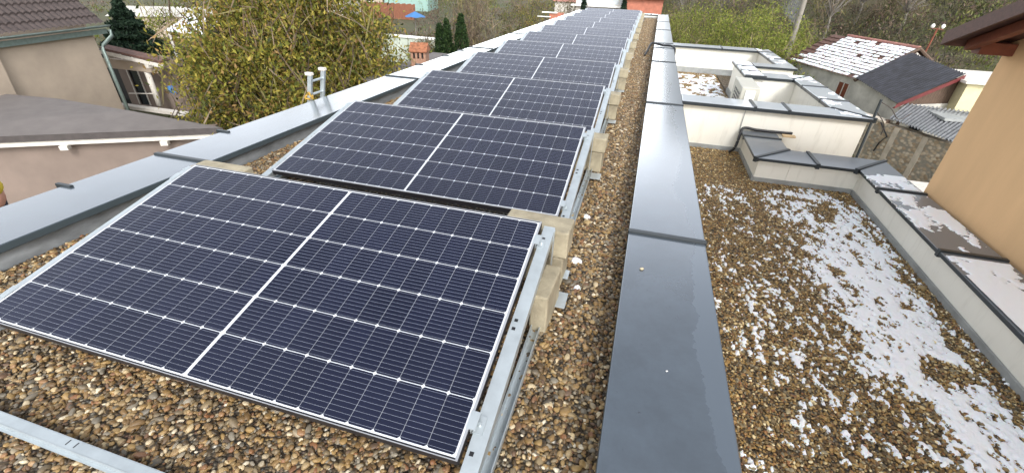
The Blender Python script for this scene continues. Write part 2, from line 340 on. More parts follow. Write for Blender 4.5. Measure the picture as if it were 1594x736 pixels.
# ================================================================== THE BUILDING
SL = .0155
def B(x, y): return (x+SL*y, y)
ZT, ZG = 0.0, -0.145            # top of the upper copings, upper gravel
ZC, ZL = -0.30, -0.58          # top of the lower copings, lower gravel
bld = empty("flat_roof_building", (0, 0, -3.8), 0, "cream flat-roofed building with gravel roofs and grey metal copings that carries the panels", "building")
def badd(o): o.parent = bld; o.matrix_parent_inverse = Matrix.Translation((0, 0, 3.8)); return o
def BC(x, y): return (x+SL*y-(4.2-y)*np.interp(x, (2.5, 2.95), (.024, .006)), y)   # the outer wall of the lower roof runs slightly askew
def bpoly(x0, x1, y0, y1): return [B(x0, y0), B(x1, y0), B(x1, y1), B(x0, y1)]
def bwall(name, x0, x1, y0, y1, z0, z1, mat=None):
    return badd(MB().prism(bpoly(x0, x1, y0, y1), z0, z1).build(name, mat or M['wall']))
# body of the building
bwall('wall', -3.09, .80, -5, 21.75, -3.8, ZG-.06)
bwall('wall', .803, 2.93, -5, 11.4, -3.8, ZL-.06)
bwall('parapet_wall', -3.09, -2.68, -4.97, 21.75, ZG-.057, ZT-.05, M['upstand'])
bwall('parapet_wall', .44, .79, -4.97, 21.75, ZG-.057, ZT-.046)
bwall('parapet_wall', -2.677, .437, 21.33, 21.72, ZG-.057, ZT-.05)
# skirts at the foot of the upper parapet
bwall('membrane_skirt', .425, .438, -4.9, 21.32, ZG-.05, ZG+.035, M['skirt'])
bwall('membrane_skirt', -2.677, .42, 21.31, 21.328, ZG-.05, ZG+.04, M['skirt'])
def skirt(x0, x1, y0, y1, h=.05): bwall('membrane_skirt', x0, x1, y0, y1, ZL-.05, ZL+h, M['skirt'])
# right face of the main wall down to the lower roofs
bwall('parapet_wall', .793, .80, -4.9, 21.6, ZL-.05, ZT-.052)
# wall A and the light wells behind it
def low(x0, x1, y0, y1, zt=ZT-.055): return bwall('parapet_wall', x0, x1, y0, y1, ZL-.057, zt)
low(.803, 2.90, 5.23, 5.52)
low(2.66, 2.90, 5.523, 7.83)
low(2.16, 2.657, 7.45, 7.83)
low(1.93, 2.157, 7.45, 8.95)
low(2.30, 2.90, 8.67, 8.95)
low(2.70, 2.90, 8.953, 11.30)
low(.803, 2.697, 10.93, 11.30)
low(1.66, 1.97, 4.25, 5.227, ZC-.033)
low(1.973, 2.90, 4.25, 4.57, ZC-.033)
badd(MB().prism([BC(2.62, -4.9), BC(2.90, -4.9), BC(2.90, 4.247), BC(2.62, 4.247)], ZL-.057, ZC-.033).build('parapet_wall', M['wall']))
skirt(.81, 1.655, 5.215, 5.229); skirt(1.642, 1.658, 4.24, 5.213); skirt(1.66, 2.60, 4.234, 4.249); badd(MB().prism([BC(2.603, -4.9), BC(2.618, -4.9), BC(2.618, 4.232), BC(2.603, 4.232)], ZL-.05, ZL+.048).build('membrane_skirt', M['skirt']))
skirt(.81, 2.69, 10.91, 10.928, .12); skirt(1.913, 1.928, 7.44, 8.96, .1)
badd(MB().box((1.665, 5.214, ZC-.04), (1.671, 5.2285, ZT-.056)).build('expansion_joint', M['skirt']))

# copings: mitred metal caps cut into sheets with a raised dark seam between them
def coping(poly, zt, mat, h=.044):
    h = .031 if mat is M['coping_lo'] else h; m_ = MB(); m_.prism(poly, zt-h, zt); m_.mi = [0, 0]+[1]*len(poly); return badd(m_.build('coping', [mat, M['seam'] if mat is M['coping_lo'] or abs(poly[0][0]-poly[1][0]) > .5 or mat is M['coping_a'] else M['lipgrey']], bevel=.005))
def seam(a, b, zt, parent, w=.036, h=.013, drop=.045):
    a = Vector(a); b = Vector(b); d = (b-a).normalized(); n = Vector((-d.y, d.x)); a = a-d*.004; b = b+d*.004
    P = [a-n*w/2, b-n*w/2, b+n*w/2, a+n*w/2]
    m_ = MB(); m_.prism([tuple(q) for q in P], zt-drop, zt+h)
    s = m_.build('seam', M['seam'], bevel=.004); s.parent = parent; s.matrix_parent_inverse = Matrix.Translation((0, 0, 3.8)) if parent is bld else parent.matrix_parent_inverse.copy()
    if parent is not bld: s.matrix_parent_inverse = Matrix.Identity(4)
    return s
def coping_run_y(x0, x1, ys, zt, mat, miter0=None, miter1=None, seams=True):
    """sheets along Y between the joints ys; miter = (dy at x0, dy at x1) added at that end"""
    for k in range(len(ys)-1):
        a, b = ys[k]+(.004 if k else 0), ys[k+1]-.004; m0 = miter0 if (k == 0 and miter0) else (0, 0); m1 = miter1 if (k == len(ys)-2 and miter1) else (0, 0)
        c = coping([B(x0, a+m0[0]), B(x1, a+m0[1]), B(x1, b+m1[1]), B(x0, b+m1[0])], zt, mat)
        if seams and k: seam(B(x0, ys[k]), B(x1, ys[k]), zt, c)
def coping_run_x(y0, y1, xs, zt, mat, miter0=None, miter1=None, seams=True):
    for k in range(len(xs)-1):
        a, b = xs[k]+(.004 if k else 0), xs[k+1]-.004; m0 = miter0 if (k == 0 and miter0) else (0, 0); m1 = miter1 if (k == len(xs)-2 and miter1) else (0, 0)
        c = coping([B(a+m0[0], y0), B(b+m1[0], y0), B(b+m1[1], y1), B(a+m0[1], y1)], zt, mat)
        if seams and k: seam(B(xs[k], y0), B(xs[k], y1), zt, c)
JY = [-4.95, -1.68, 1.60, 4.88, 8.15, 11.0, 14.4, 17.6, 21.36]
coping_run_y(.405, .830, JY, ZT, M['coping'], miter1=(0, .42))
coping_run_y(-3.13, -2.645, [-4.95, -1.68, 1.60, 4.92, 8.1, 10.9, 13.6, 16.5, 19.2, 21.36], ZT, M['coping'], miter1=(.42, 0))
coping_run_x(21.30, 21.78, [-2.64, -1.2, .1, .40], ZT-.003, M['coping'])
# the little drip ledge outside the left coping
badd(MB().prism([B(-3.20, -4.9), B(-3.137, -4.9), B(-3.137, 6.3), B(-3.20, 6.3)], -.075, -.045).build('drip_ledge', M['coping'], bevel=.004))
# short dark clips on the left coping edge
for y in (.98, 2.2, 5.9, 6.9, 7.6): 
    q = B(-3.155, y); badd(MB().box((q[0]-.03, y-.012, -.03), (q[0]+.10, y+.012, .012)).build('edge_clip', M['seam'], bevel=.003))
CL = M['coping_lo']
coping_run_x(5.17, 5.57, [.835, 1.675, 2.05, 2.945], ZT-.006, M['coping_a'], miter1=(0, -.34))
coping_run_y(2.605, 2.945, [5.57, 6.05, 6.95, 7.88], ZT-.006, M['coping_a'], miter0=(0, -.38), miter1=(-.41, 0))
coping_run_x(7.42, 7.88, [2.115, 2.603], ZT-.006, M['coping_a'], miter1=(0, 0))
coping_run_y(1.885, 2.20, [7.40, 7.9, 8.45, 9.0], ZT-.002, M['coping_a'])
coping_run_x(8.62, 9.0, [2.23, 2.945], ZT-.009, M['coping_a'])
coping_run_y(2.655, 2.945, [9.0, 9.75, 10.75, 11.35], ZT-.006, M['coping_a'], miter1=(-.42, 0))
coping_run_x(10.86, 11.35, [.835, 1.9, 2.652], ZT-.006, M['coping_a'])
coping_run_y(1.60, 2.01, [4.60, 4.98, 5.225], ZC, CL, miter0=(-.40, 0))
coping_run_x(4.19, 4.60, [1.60, 2.20, 2.945], ZC, CL, miter0=(0, .41), miter1=(-.40, 0))
B_, B = B, BC
coping_run_y(2.572, 2.945, [-4.9, -1.5, 1.0, 2.6, 3.72, 4.19], ZC, CL, miter1=(0, .41))
B = B_
for (a, b, z) in ((B(1.6, 4.19), B(2.01, 4.60), ZC), (B(2.545, 4.19), B(2.945, 4.60), ZC), (B(2.605, 5.57), B(2.945, 5.17), ZT-.006), (B(1.885, 7.4), B(2.2, 7.42), ZT-.002), (B(2.6, 7.44), B(2.945, 7.88), ZT-.006)):
    seam(a, b, z, bld)

# gravel beds
def bed(name, x0, x1, y0, y1, z, label):
    o = MB().prism(bpoly(x0, x1, y0, y1), z-.04, z).build(name, M['bed']); return tag(o, label, None, None, 'stuff')
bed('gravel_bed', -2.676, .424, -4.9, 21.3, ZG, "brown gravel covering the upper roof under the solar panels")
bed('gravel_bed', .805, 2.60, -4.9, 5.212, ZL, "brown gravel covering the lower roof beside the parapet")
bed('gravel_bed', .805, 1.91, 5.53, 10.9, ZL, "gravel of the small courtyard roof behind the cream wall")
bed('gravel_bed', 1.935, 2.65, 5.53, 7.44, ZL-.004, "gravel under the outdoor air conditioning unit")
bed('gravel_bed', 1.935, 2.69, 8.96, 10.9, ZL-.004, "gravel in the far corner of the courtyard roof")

# loose pebbles as instances on points
def pebbles(name, rects, rmean, label, mat='pebble'):
    P = []; 
    for (x0, x1, y0, y1, z, dens) in rects:
        n = int((x1-x0)*(y1-y0)*dens); q = np.stack([RNG.uniform(x0, x1, n), RNG.uniform(y0, y1, n), z+RNG.uniform(-.003, .007, n)], 1); q[:, 0] += SL*q[:, 1]; P.append(q)
    P = np.concatenate(P); N = len(P); me = bpy.data.meshes.new(name); me.vertices.add(N); me.vertices.foreach_set('co', P.astype(np.float32).ravel())
    r = rmean*np.exp(RNG.normal(0, .28, N)); S = np.stack([r*RNG.uniform(1.0, 1.6, N), r*RNG.uniform(.75, 1.1, N), r*RNG.uniform(.5, .8, N)], 1)
    E_ = np.stack([RNG.normal(0, .35, N), RNG.normal(0, .35, N), RNG.uniform(0, 6.28, N)], 1)
    for nm, ty, dat in (('scl', 'FLOAT_VECTOR', S), ('rot', 'FLOAT_VECTOR', E_)):
        a = me.attributes.new(nm, ty, 'POINT'); a.data.foreach_set('vector', dat.astype(np.float32).ravel())
    a = me.attributes.new('tone', 'FLOAT', 'POINT'); a.data.foreach_set('value', RNG.random(N).astype(np.float32))
    o = bpy.data.objects.new(name, me); COL.objects.link(o)
    g = bpy.data.node_groups.new(name, 'GeometryNodeTree'); g.interface.new_socket('Geometry', in_out='INPUT', socket_type='NodeSocketGeometry'); g.interface.new_socket('Geometry', in_out='OUTPUT', socket_type='NodeSocketGeometry')
    n = g.nodes; l = g.links; gi = n.new('NodeGroupInput'); go = n.new('NodeGroupOutput'); ico = n.new('GeometryNodeMeshIcoSphere'); ico.inputs['Radius'].default_value = 1; ico.inputs['Subdivisions'].default_value = 2
    sp = n.new('GeometryNodeSetPosition'); nt = n.new('ShaderNodeTexNoise'); nt.inputs['Scale'].default_value = .9; sub = n.new('ShaderNodeVectorMath'); sub.operation = 'SUBTRACT'; sub.inputs[1].default_value = (.5, .5, .5)
    sc_ = n.new('ShaderNodeVectorMath'); sc_.operation = 'SCALE'; sc_.inputs['Scale'].default_value = .9
    l.new(nt.outputs['Color'], sub.inputs[0]); l.new(sub.outputs[0], sc_.inputs[0]); l.new(sc_.outputs[0], sp.inputs['Offset'])
    ss = n.new('GeometryNodeSetShadeSmooth'); sm = n.new('GeometryNodeSetMaterial'); sm.inputs['Material'].default_value = M[mat]; iop = n.new('GeometryNodeInstanceOnPoints')
    l.new(ico.outputs[0], sp.inputs[0]); l.new(sp.outputs[0], ss.inputs[0]); l.new(ss.outputs[0], sm.inputs[0]); l.new(sm.outputs[0], iop.inputs['Instance']); l.new(gi.outputs[0], iop.inputs['Points'])
    for nm, inp in (('scl', 'Scale'), ('rot', 'Rotation')):
        na = n.new('GeometryNodeInputNamedAttribute'); na.data_type = 'FLOAT_VECTOR'; na.inputs[0].default_value = nm
        l.new(na.outputs[0], iop.inputs[inp])
    l.new(iop.outputs[0], go.inputs[0]); md = o.modifiers.new('pebbles', 'NODES'); md.node_group = g
    me.materials.append(M[mat]); return tag(o, label, None, None, 'stuff')
pebbles('gravel_pebbles', [(-2.67, .42, -1.3, .25, ZG, 5200), (-.15, .42, .25, 4.0, ZG, 5500), (-.15, .42, 4.0, 9, ZG, 5000), (-.1, .42, 9, 21.2, ZG, 3800), (-2.67, -1.95, .25, 6, ZG, 4500)], .0078, "loose brown river pebbles on the upper roof")
pebbles('gravel_pebbles', [(.9, 2.59, -.3, 5.2, ZL, 8500), (.81, 1.9, 5.6, 10.9, ZL, 4000)], .0060, "loose brown pebbles poking through the snow on the lower roof", 'pebble_lo')

# snow on the lower roof: a dense band parallel to the outer wall and wind-blown scraps left of it
def dens_lower(x, y):
    u = (x*.25-y*.97); w = (x*.97+y*.25)
    n = fbm(w*22, u*10, 21, 4)*.72+fbm(x*2.6, y*2.0, 28, 3)*.28+.74*(fbm(w*62, u*36, 31, 3)-.5)
    edge = 1/(1+np.exp(-(x+SL*y-(1.93-.12*np.clip(y-3.2, 0, 1)+.05*np.sin(y*2.1)))/.075))
    rim = np.clip((2.405-.012*(4-y)-x+.03*np.sin(y*9))/.05, -2, 0)+np.clip((4.02-y-.15*np.clip(1.9-x, 0, 1))/.08, -2, 0)
    return n-.715+edge*.325-np.clip(.62-fbm(x*5, y*4, 55, 3), -1, .0)*0+rim*.14-np.clip(fbm(x*4.5, y*3.6, 57, 3)-.54, 0, 1)*1.9*edge
snow_sheet('snow', .95, 2.58, -.6, 4.22, ZL+.006, .009, dens_lower, .012, "patchy wet snow lying on the gravel of the lower roof")
def dens_court(x, y): return fbm(x*13, y*8, 41, 4)-.50+.3*(fbm(x*25, y*25, 42, 2)-.5)+np.clip((10.5-y)/.3, -1, 0)*.3+np.clip((1.8-x)/.1, -1, 0)*.2
snow_sheet('snow', .84, 1.9, 5.6, 10.8, ZL+.005, .02, dens_court, .012, "thin broken snow on the small courtyard roof")
def dens_cop(x, y):
    e = np.minimum(x-2.63, 2.83-x+.06*np.sin(y*5))/.05; e = np.clip(e, -3, 1)
    seg = np.where(y > 3.72, .04, np.where(y > 2.6, .16-.50*np.clip((3.15-y)/.3, 0, 1), .17)); seg = np.where((y < 3.76) & (y > 3.66) | (y < 2.64) & (y > 2.54), -1, seg)
    return .07+(fbm(x*8, y*6, 61, 4)-.5)*1.3+.35*(fbm(x*40, y*40, 63, 2)-.5)+seg+.10*e-.02
snow_sheet('snow', 2.56, 2.93, -.5, 4.12, ZC+.001, .009, dens_cop, .006, "melting snow on the grey coping beside the orange wall", slope=1)
def dens_far(x, y): return (fbm(x*6, y*6, 81, 4)-.56)*1.2
snow_sheet('snow', 2.62, 2.93, 5.25, 7.84, ZT-.005, .015, dens_far, .005, "thin snow on the coping around the open light well")
snow_sheet('snow', 2.67, 2.93, 9.05, 11.3, ZT-.005, .02, dens_far, .005, "thin snow on the far corner coping of the courtyard")
def dens_l(x, y): return (fbm(x*9, y*7, 91, 4)-.42)*1.2
snow_sheet('snow', 1.90, 2.18, 7.5, 8.95, ZT-.001, .015, dens_l, .005, "thin snow on the short coping behind the air conditioning unit")
def dens_clump(cx, cy, r): return lambda x, y: .10-(np.hypot(x-cx, y-cy)/r)*.14+(fbm(x*30, y*30, 12, 2)-.5)*.12
for k, (cx, cy, r, w) in enumerate(((.14, 1.40, .032, "beside the lower concrete block at the nearest panel"), (.19, 1.15, .022, "beside the metal foot plate of the nearest panel"), (.12, 1.95, .03, "at the low end of the second panel rail"))):
    snow_sheet('snow', cx-.08, cx+.08, cy-.08, cy+.08, ZG+.008, .006, dens_clump(cx, cy, r), .02, "small clump of grey slush "+w)

# ================================================================== SOLAR PANELS
LP, WP, TILT, PR = 2.094, 1.134, .2159, 1.63814
ORD = ['nearest', 'second', 'third', 'fourth', 'fifth', 'sixth', 'seventh', 'eighth', 'ninth', 'tenth', 'eleventh', 'twelfth']
def make_panel():
    root = empty('solar_panel'); root.rotation_euler = (TILT, 0, 0)
    g = MB(); i = .009; g.add([(-LP+i, i, -.0015), (-i, i, -.0015), (-i, WP-i, -.0015), (-LP+i, WP-i, -.0015), (-LP+i, i, -.006), (-i, i, -.006), (-i, WP-i, -.006), (-LP+i, WP-i, -.006)], [(0, 1, 2, 3), (7, 6, 5, 4)])
    o = g.build('glass', M['cells'], root); uv = o.data.uv_layers.new(name='UVMap')
    for lp in o.data.loops:
        c = o.data.vertices[lp.vertex_index].co; uv.data[lp.index].uv = (c.x+LP, c.y)
    f = MB(); h = .035; t = .009
    for (x0, x1, y0, y1) in ((-LP, 0, 0, t), (-LP, 0, WP-t, WP), (-LP, -LP+t, t+.0005, WP-t-.0005), (-t, 0, t+.0005, WP-t-.0005)):
        f.box((x0, y0, -h), (x1, y1, -.0025)); 
    f.build('frame', M['frame'], root, bevel=.001, seg=1)
    l = MB(); s_ = .0035
    for (x0, x1, y0, y1) in ((-LP, 0, 0, s_), (-LP, 0, WP-s_, WP), (-LP, -LP+t, s_, WP-s_), (-t, 0, s_, WP-s_)): l.box((x0+.0003, y0+.0003, -.0023), (x1-.0003, y1-.0003, 0))
    l.build('frame_lip', M['lip'], root)
    for yy in (.13, WP-.13):
        for sx in (1, -1):
            c = MB(); X = 0 if sx > 0 else -LP
            c.box((min(X-sx*.008, X+sx*.022), yy-.03, .0008), (max(X-sx*.008, X+sx*.022), yy+.03, .005)); c.box((min(X+sx*.003, X+sx*.007), yy-.03, -.03), (max(X+sx*.003, X+sx*.007), yy+.03, .0006)); c.box((min(X+sx*.01, X+sx*.042), yy-.03, -.022), (max(X+sx*.01, X+sx*.042), yy+.03, -.018))
            c.tube([(X+sx*.026, yy, -.018), (X+sx*.026, yy, -.008)], .0065, 6)
            c.build('clamp', M['alu'], root)
    return root
def make_mount():
    root = empty('panel_mount')
    s = MB(); T = Matrix.Rotation(TILT, 4, 'X')
    # sloped top profile: flat top with side flanges
    s.box((.012, -.07, -.027), (.066, WP+.0, -.024), M4=T); s.box((.0625, -.07, -.066), (.066, WP, -.0272), M4=T); s.box((.012, -.07, -.066), (.0155, WP, -.0272), M4=T)
    for yy in (.04, .135, .52, .56, WP-.09): s.box((.022, yy-.007, -.0238), (.036, yy+.007, -.0233), mi=1, M4=T)
    s.build('sloped_rail', [M['alu'], M['black']], root)
    b = MB(); b.box((.05, -.12, ZG+.006), (.092, 1.45, ZG+.012)); b.box((.05, -.12, ZG+.0122), (.054, 1.45, ZG+.042)); b.box((.088, -.12, ZG+.0122), (.092, 1.45, ZG+.042)); b.build('base_rail', M['alu'], root)
    u = MB(); u.box((.066, 1.075, ZG+.03), (.070, 1.10, .215)); u.build('upright', M['alu'], root)
    for (y0, y1, x1) in ((.93, 1.05, .175), (1.17, 1.25, .15)):
        MB().box((.094, y0, ZG+.030), (x1, y1, ZG+.036)).build('foot_plate', M['alu'], root, bevel=.001, seg=1)
    return root
def block(name, a, b, rz, label, group='concrete ballast blocks'):
    c = Vector(((a[0]+b[0])/2, (a[1]+b[1])/2, a[2])); h = (Vector(b)-Vector(a))/2
    o = MB().box((-h.x, -h.y, 0), (h.x, h.y, 2*h.z)).build(name, M['block'], None, bevel=.008); o.location = c; o.rotation_euler = (0, 0, rz)
    return tag(o, label, 'concrete block', group)
panel0 = make_panel(); mount0 = make_mount()
for i in range(12):
    p_ = panel0 if i == 0 else copy_tree(panel0); p_.location = (0, i*PR, 0)
    who = ORD[i] if i < 11 else 'farthest'
    tag(p_, f"dark blue tilted solar panel, {who} to the camera in the row" if i == 0 else (f"dark blue tilted solar panel, {who} from the camera in the row" if i < 11 else "dark blue tilted solar panel at the far end of the row"), 'solar panel', 'solar panels in a row on the gravel roof')
    for side in (0, 1):
        m_ = mount0 if (i == 0 and side == 0) else copy_tree(mount0)
        m_.location = (0, i*PR, 0)
        if side: m_.scale = (-1, 1, 1); m_.location = (-LP, i*PR, 0)
        tag(m_, f"galvanised mounting rails under the {'left' if side else 'right'} edge of the {who} solar panel", 'mounting rail', 'mounting rails of the solar panels')
    Y = i*PR+1.107; j = random.uniform(-.012, .012); tz = .19 if i == 0 else .155
    dx = random.uniform(-.01, .01)
    block('concrete_block', (-.20+dx, Y+.017, .042+j*.3), ((.145 if i == 0 else .185)+dx, Y+.185, tz), R(-2+random.uniform(-2, 2)), f"upper concrete block behind the right high corner of the {who} solar panel")
    block('concrete_block', (-.16+dx+j, Y+.025, ZG+.012), ((.132 if i == 0 else .17)+dx, Y+.18, .040+j*.3), R(random.uniform(-3, 3)), f"lower concrete block behind the right high corner of the {who} solar panel")
    block('concrete_block', (-2.24, Y+.02, ZG+.05), (-1.88, Y+.19, (.185 if i == 0 else .10)), R(random.uniform(-2, 2)), f"concrete block behind the left high corner of the {who} solar panel")
    if i == 0: block('concrete_block', (.045, .76, ZG+.006), (.125, 1.02, .065), R(-3), "concrete block standing under the right rail of the nearest solar panel")
# loose aluminium rail in the foreground
fr = empty('loose_rail', (-2.2, -.245, ZG+.01), R(-.4), "pale aluminium rail lying on the gravel in front of the nearest panel", 'metal rail')
q = MB(); q.box((0, -.020, .030), (2.2, .010, .033)); q.box((0, .0105, 0), (2.2, .0125, .033)); q.box((0, -.0225, .012), (2.2, -.0205, .033)); q.box((0, -.034, .010), (2.2, -.0228, .013))
for xx in (.93, .965, 1.75): q.box((xx, -.012, .0332), (xx+.004, .006, .0336), mi=1)
q.build('profile', [M['alu'], M['black']], fr)

# ================================================================== THINGS ON THE ROOFS
def curve_pts(ps, n=10):
    out = []; P = [Vector(p) for p in ps]
    for i in range(len(P)-1):
        p0 = P[max(i-1, 0)]; p1 = P[i]; p2 = P[i+1]; p3 = P[min(i+2, len(P)-1)]
        for k in range(n):
            t = k/n; out.append(.5*((2*p1)+(-p0+p2)*t+(2*p0-5*p1+4*p2-p3)*t*t+(-p0+3*p1-3*p2+p3)*t**3))
    out.append(P[-1]); return out
def cable(pts, r, label):
    o = MB().tube(curve_pts(pts), r, 8).build('conduit', M['black'], smooth=True); return tag(o, label, 'conduit')
cable([(.40, 9.75, ZG+.02), (.44, 10.0, -.05), (.50, 10.35, .05), (.60, 10.42, .045), (.75, 10.36, .03), (.92, 10.3, .035), (1.00, 10.1, .0), (1.01, 9.95, -.12), (1.0, 9.9, -.3)], .022, "black corrugated conduit crossing over the main parapet coping")
cable([(1.60, 5.10, ZL+.02), (1.645, 5.08, ZL+.10), (1.665, 5.12, -.34), (1.70, 5.18, -.262), (1.85, 5.20, -.275), (2.05, 5.195, -.275), (2.25, 5.20, -.272)], .017, "black conduit climbing the small parapet and running along the cream wall")
lp = MB(); lp.box((2.13, 5.09, ZC+.001), (2.27, 5.16, ZC+.022)); o = lp.build('timber_offcut', M['lightwood'], bevel=.003); tag(o, "small pale timber offcut on the grey coping by the conduit end", 'wood piece')

ac = empty('air_conditioner', (1.765, 6.0, ZL), R(-2), "white outdoor air conditioning unit standing in the light well behind the cream wall", 'air conditioner')
q = MB(); q.box((-.11, -.37, .12), (.11, .37, .715)); q.build('casing', M['acbody'], ac, bevel=.012)
q = MB(); q.box((-.06, -.385, .56), (.06, -.3705, .68)); q.build('side_cover', M['white'], ac, bevel=.008)
q = MB()
for k in range(9): q.box((-.119, -.30+.0, .24+k*.046), (-.1105, .14, .252+k*.046))
for k in range(4): q.box((-.122, -.30+k*.14, .22), (-.1195, -.29+k*.14, .64))
q.build('fan_grille', M['seam'], ac)
for yy in (-.25, .25): MB().box((-.13, yy-.03, 0), (.13, yy+.03, .118)).build('foot', M['skirt'], ac)

# small bits lying on the near coping
def pebbleon(x, y, z, r, tone, label):
    q = MB().ell((0, 0, 0), (r*1.3, r, r*.6), 10, 7); o = q.build('pebble', grained('stray_pebble', tone, .1, 20, .6, 0), smooth=True); o.location = (x, y, z+r*.55); o.rotation_euler = (0, 0, .5); tag(o, label, 'pebble')
pebbleon(.512, 1.22, ZT, .009, (.5, .42, .28), "tan pebble on the grey coping just in front of the seam")
pebbleon(.62, .56, ZT, .004, (.6, .6, .6), "tiny white stone on the nearest coping sheet")

# ladder against the left outside wall
ld = empty('ladder', (-3.25, 3.68, 0), 0, "grey aluminium ladder sticking up behind the left coping", 'ladder')
lt = lambda y, z: (.25*z, y, z)
for yy, zt_ in ((-.115, .235), (.115, .25)):
    q = MB(); q.prism([(-.95-.025, yy-.016), (-.95+.025, yy-.016), (-.95+.025, yy+.016), (-.95-.025, yy+.016)], -3.8, zt_)
    q.v = [(x+.95+.25*z, y, z) for x, y, z in q.v]; q.build('stile', M['alu'], ld, bevel=.003)
    X_ = .25*zt_; MB().box((X_-.05, yy-.026, zt_-.01), (X_+.032, yy+.022, zt_+.022)).build('end_cap', M['whitewood'], ld, bevel=.004)
for k in range(26): MB().tube([lt(-.10, .155-k*.15), lt(.10, .155-k*.15)], .014, 8).build('rung', M['alu'], ld)
st = MB(); st.tube(curve_pts([(-3.27, 3.56, .0), (-3.23, 3.53, .04), (-3.21, 3.55, -.03), (-3.25, 3.59, .03), (-3.29, 3.53, -.02), (-3.22, 3.52, -.03)]), .011, 6); o = st.build('strap', grained('ochre_webbing', (.42, .26, .05), .4, 30, .9, .3)); tag(o, "ochre strap knotted round the foot of the ladder top", 'strap')

# worker on a scaffold below the left parapet, only shoulder and cap rise above the coping at the picture edge
sf = empty('scaffold', (-3.65, .4, -3.8), 0, "low scaffold platform standing outside the left parapet", 'scaffold')
MB().box((-.35, -.9, 2.04), (.35, .9, 2.08)).build('deck', M['lightwood'], sf)
for (xx, yy) in ((-.3, -.85), (.3, -.85), (.3, .85), (-.3, .85)): MB().tube([(xx, yy, 0), (xx, yy, 2.038)], .024, 8).build('leg', M['alu'], sf)
def person(loc, rz, label):
    root = empty('person', loc, rz, label, 'person')
    J = [((0, 0, .95), .15), ((0, .01, 1.12), .155), ((0, 0, 1.32), .17), ((0, .0, 1.45), .10), ((0, .02, 1.54), .055), ((0, .03, 1.62), .085), ((0, .03, 1.70), .09), ((0, .02, 1.76), .06)]
    edges = [(i, i+1) for i in range(7)]
    def chain(start, pts):
        prev = start
        for pnt in pts: J.append(pnt); edges.append((prev, len(J)-1)); prev = len(J)-1
    for s_ in (-1, 1):
        chain(2, [((s_*.19, 0, 1.40), .075), ((s_*.25, .02, 1.14), .055), ((s_*.22, .20, .98), .042), ((s_*.21, .27, .96), .03)])
        chain(0, [((s_*.10, 0, .88), .10), ((s_*.11, .02, .50), .065), ((s_*.11, -.01, .10), .045), ((s_*.11, .10, .04), .04)])
    me = bpy.data.meshes.new('body'); me.from_pydata([j[0] for j in J], edges, []); o = bpy.data.objects.new('body', me); COL.objects.link(o); o.parent = root
    sk = o.modifiers.new('skin', 'SKIN'); 
    for i, j in enumerate(J): me.skin_vertices[0].data[i].radius = (j[1], j[1]*.8)
    me.skin_vertices[0].data[0].use_root = True
    su = o.modifiers.new('sub', 'SUBSURF'); su.levels = 2; su.render_levels = 2; me.materials.append(M['jacket'])
    MB().ell((0, .035, 1.655), (.078, .095, .115), 16, 12).build('head', M['skin'], root, smooth=True)
    MB().ell((0, .022, 1.712), (.090, .108, .080), 16, 10).build('knit_cap', M['hat'], root, smooth=True)
    MB().ell((0, .135, 1.65), (.014, .018, .022), 8, 6).build('nose', M['skin'], root, smooth=True)
    for s_ in (-1, 1):
        h = MB(); base = Vector((s_*.21, .29, .955)); h.ell(base, (.022, .045, .038), 10, 8)
        for k in range(4):
            b0 = base+Vector((0, .035, .026-.017*k)); L_ = .036-.004*abs(k-1); h.tube([b0, b0+Vector((-s_*.004, L_, -.006)), b0+Vector((-s_*.018, L_*1.5, -.014)), b0+Vector((-s_*.03, L_*1.4, -.022))], [.009, .0085, .008, .006], 7)
        h.tube([base+Vector((-s_*.012, .0, .03)), base+Vector((-s_*.025, .03, .042)), base+Vector((-s_*.03, .055, .04))], [.010, .009, .007], 7)
        h.build('hand', M['skin'], root, smooth=True)
    return root
person((-3.60, .83, -1.74), R(80), "person in dark jacket and yellow cap half hidden beyond the left coping")

# ================================================================== ORANGE NEIGHBOUR
oh = empty('orange_house', (3.03, 3.82, -3.8), 0, "apricot rendered house with dark wooden eaves right beside the lower coping", 'house')
q = MB(); q.add([(0, 0, 0), (0, -9, 0), (0, -9, 4.80), (0, -4.5, 6.50), (0, 0, 4.80), (7, 0, 0), (7, -9, 0), (7, -9, 4.80), (7, -4.5, 6.50), (7, 0, 4.80)],
           [(0, 1, 2, 3, 4), (9, 8, 7, 6, 5), (0, 4, 9, 5), (1, 6, 7, 2)]); q.build('wall', M['orange'], oh)
ks = .385
def roofslab(n, x0, x1, y0, y1, z0, th, mat, nm, par):       # slab that rises with slope ks as y falls
    q = MB(); z1 = z0+(y0-y1)*ks; q.add([(x0, y0, z0-th), (x1, y0, z0-th), (x1, y1, z1-th), (x0, y1, z1-th), (x0, y0, z0), (x1, y0, z0), (x1, y1, z1), (x0, y1, z1)], [(0, 1, 2, 3), (7, 6, 5, 4), (0, 4, 5, 1), (1, 5, 6, 2), (2, 6, 7, 3), (3, 7, 4, 0)]); return q.build(nm, mat, par)
rf = roofslab(0, -.41, 7.4, .0, -4.5, 4.80, .03, M['tile_o'], 'roof', oh)
roofslab(0, -.38, 7.4, -.02, -4.5, 4.768, .02, M['brownwood'], 'soffit', rf)
q = MB(); z1 = 4.775+4.5*ks; q.add([(-.437, .0, 4.79-.09), (-.413, .0, 4.79-.09), (-.413, -4.5, z1-.09), (-.437, -4.5, z1-.09), (-.437, .0, 4.80), (-.413, .0, 4.80), (-.413, -4.5, z1+.02), (-.437, -4.5, z1+.02)], [(0, 1, 2, 3), (7, 6, 5, 4), (0, 4, 5, 1), (1, 5, 6, 2), (2, 6, 7, 3), (3, 7, 4, 0)]); q.build('bargeboard', M['brownwood'], rf)
MB().box((-.41, -.02, 4.70), (7.4, .0, 4.765)).build('fascia', M['brownwood'], rf)
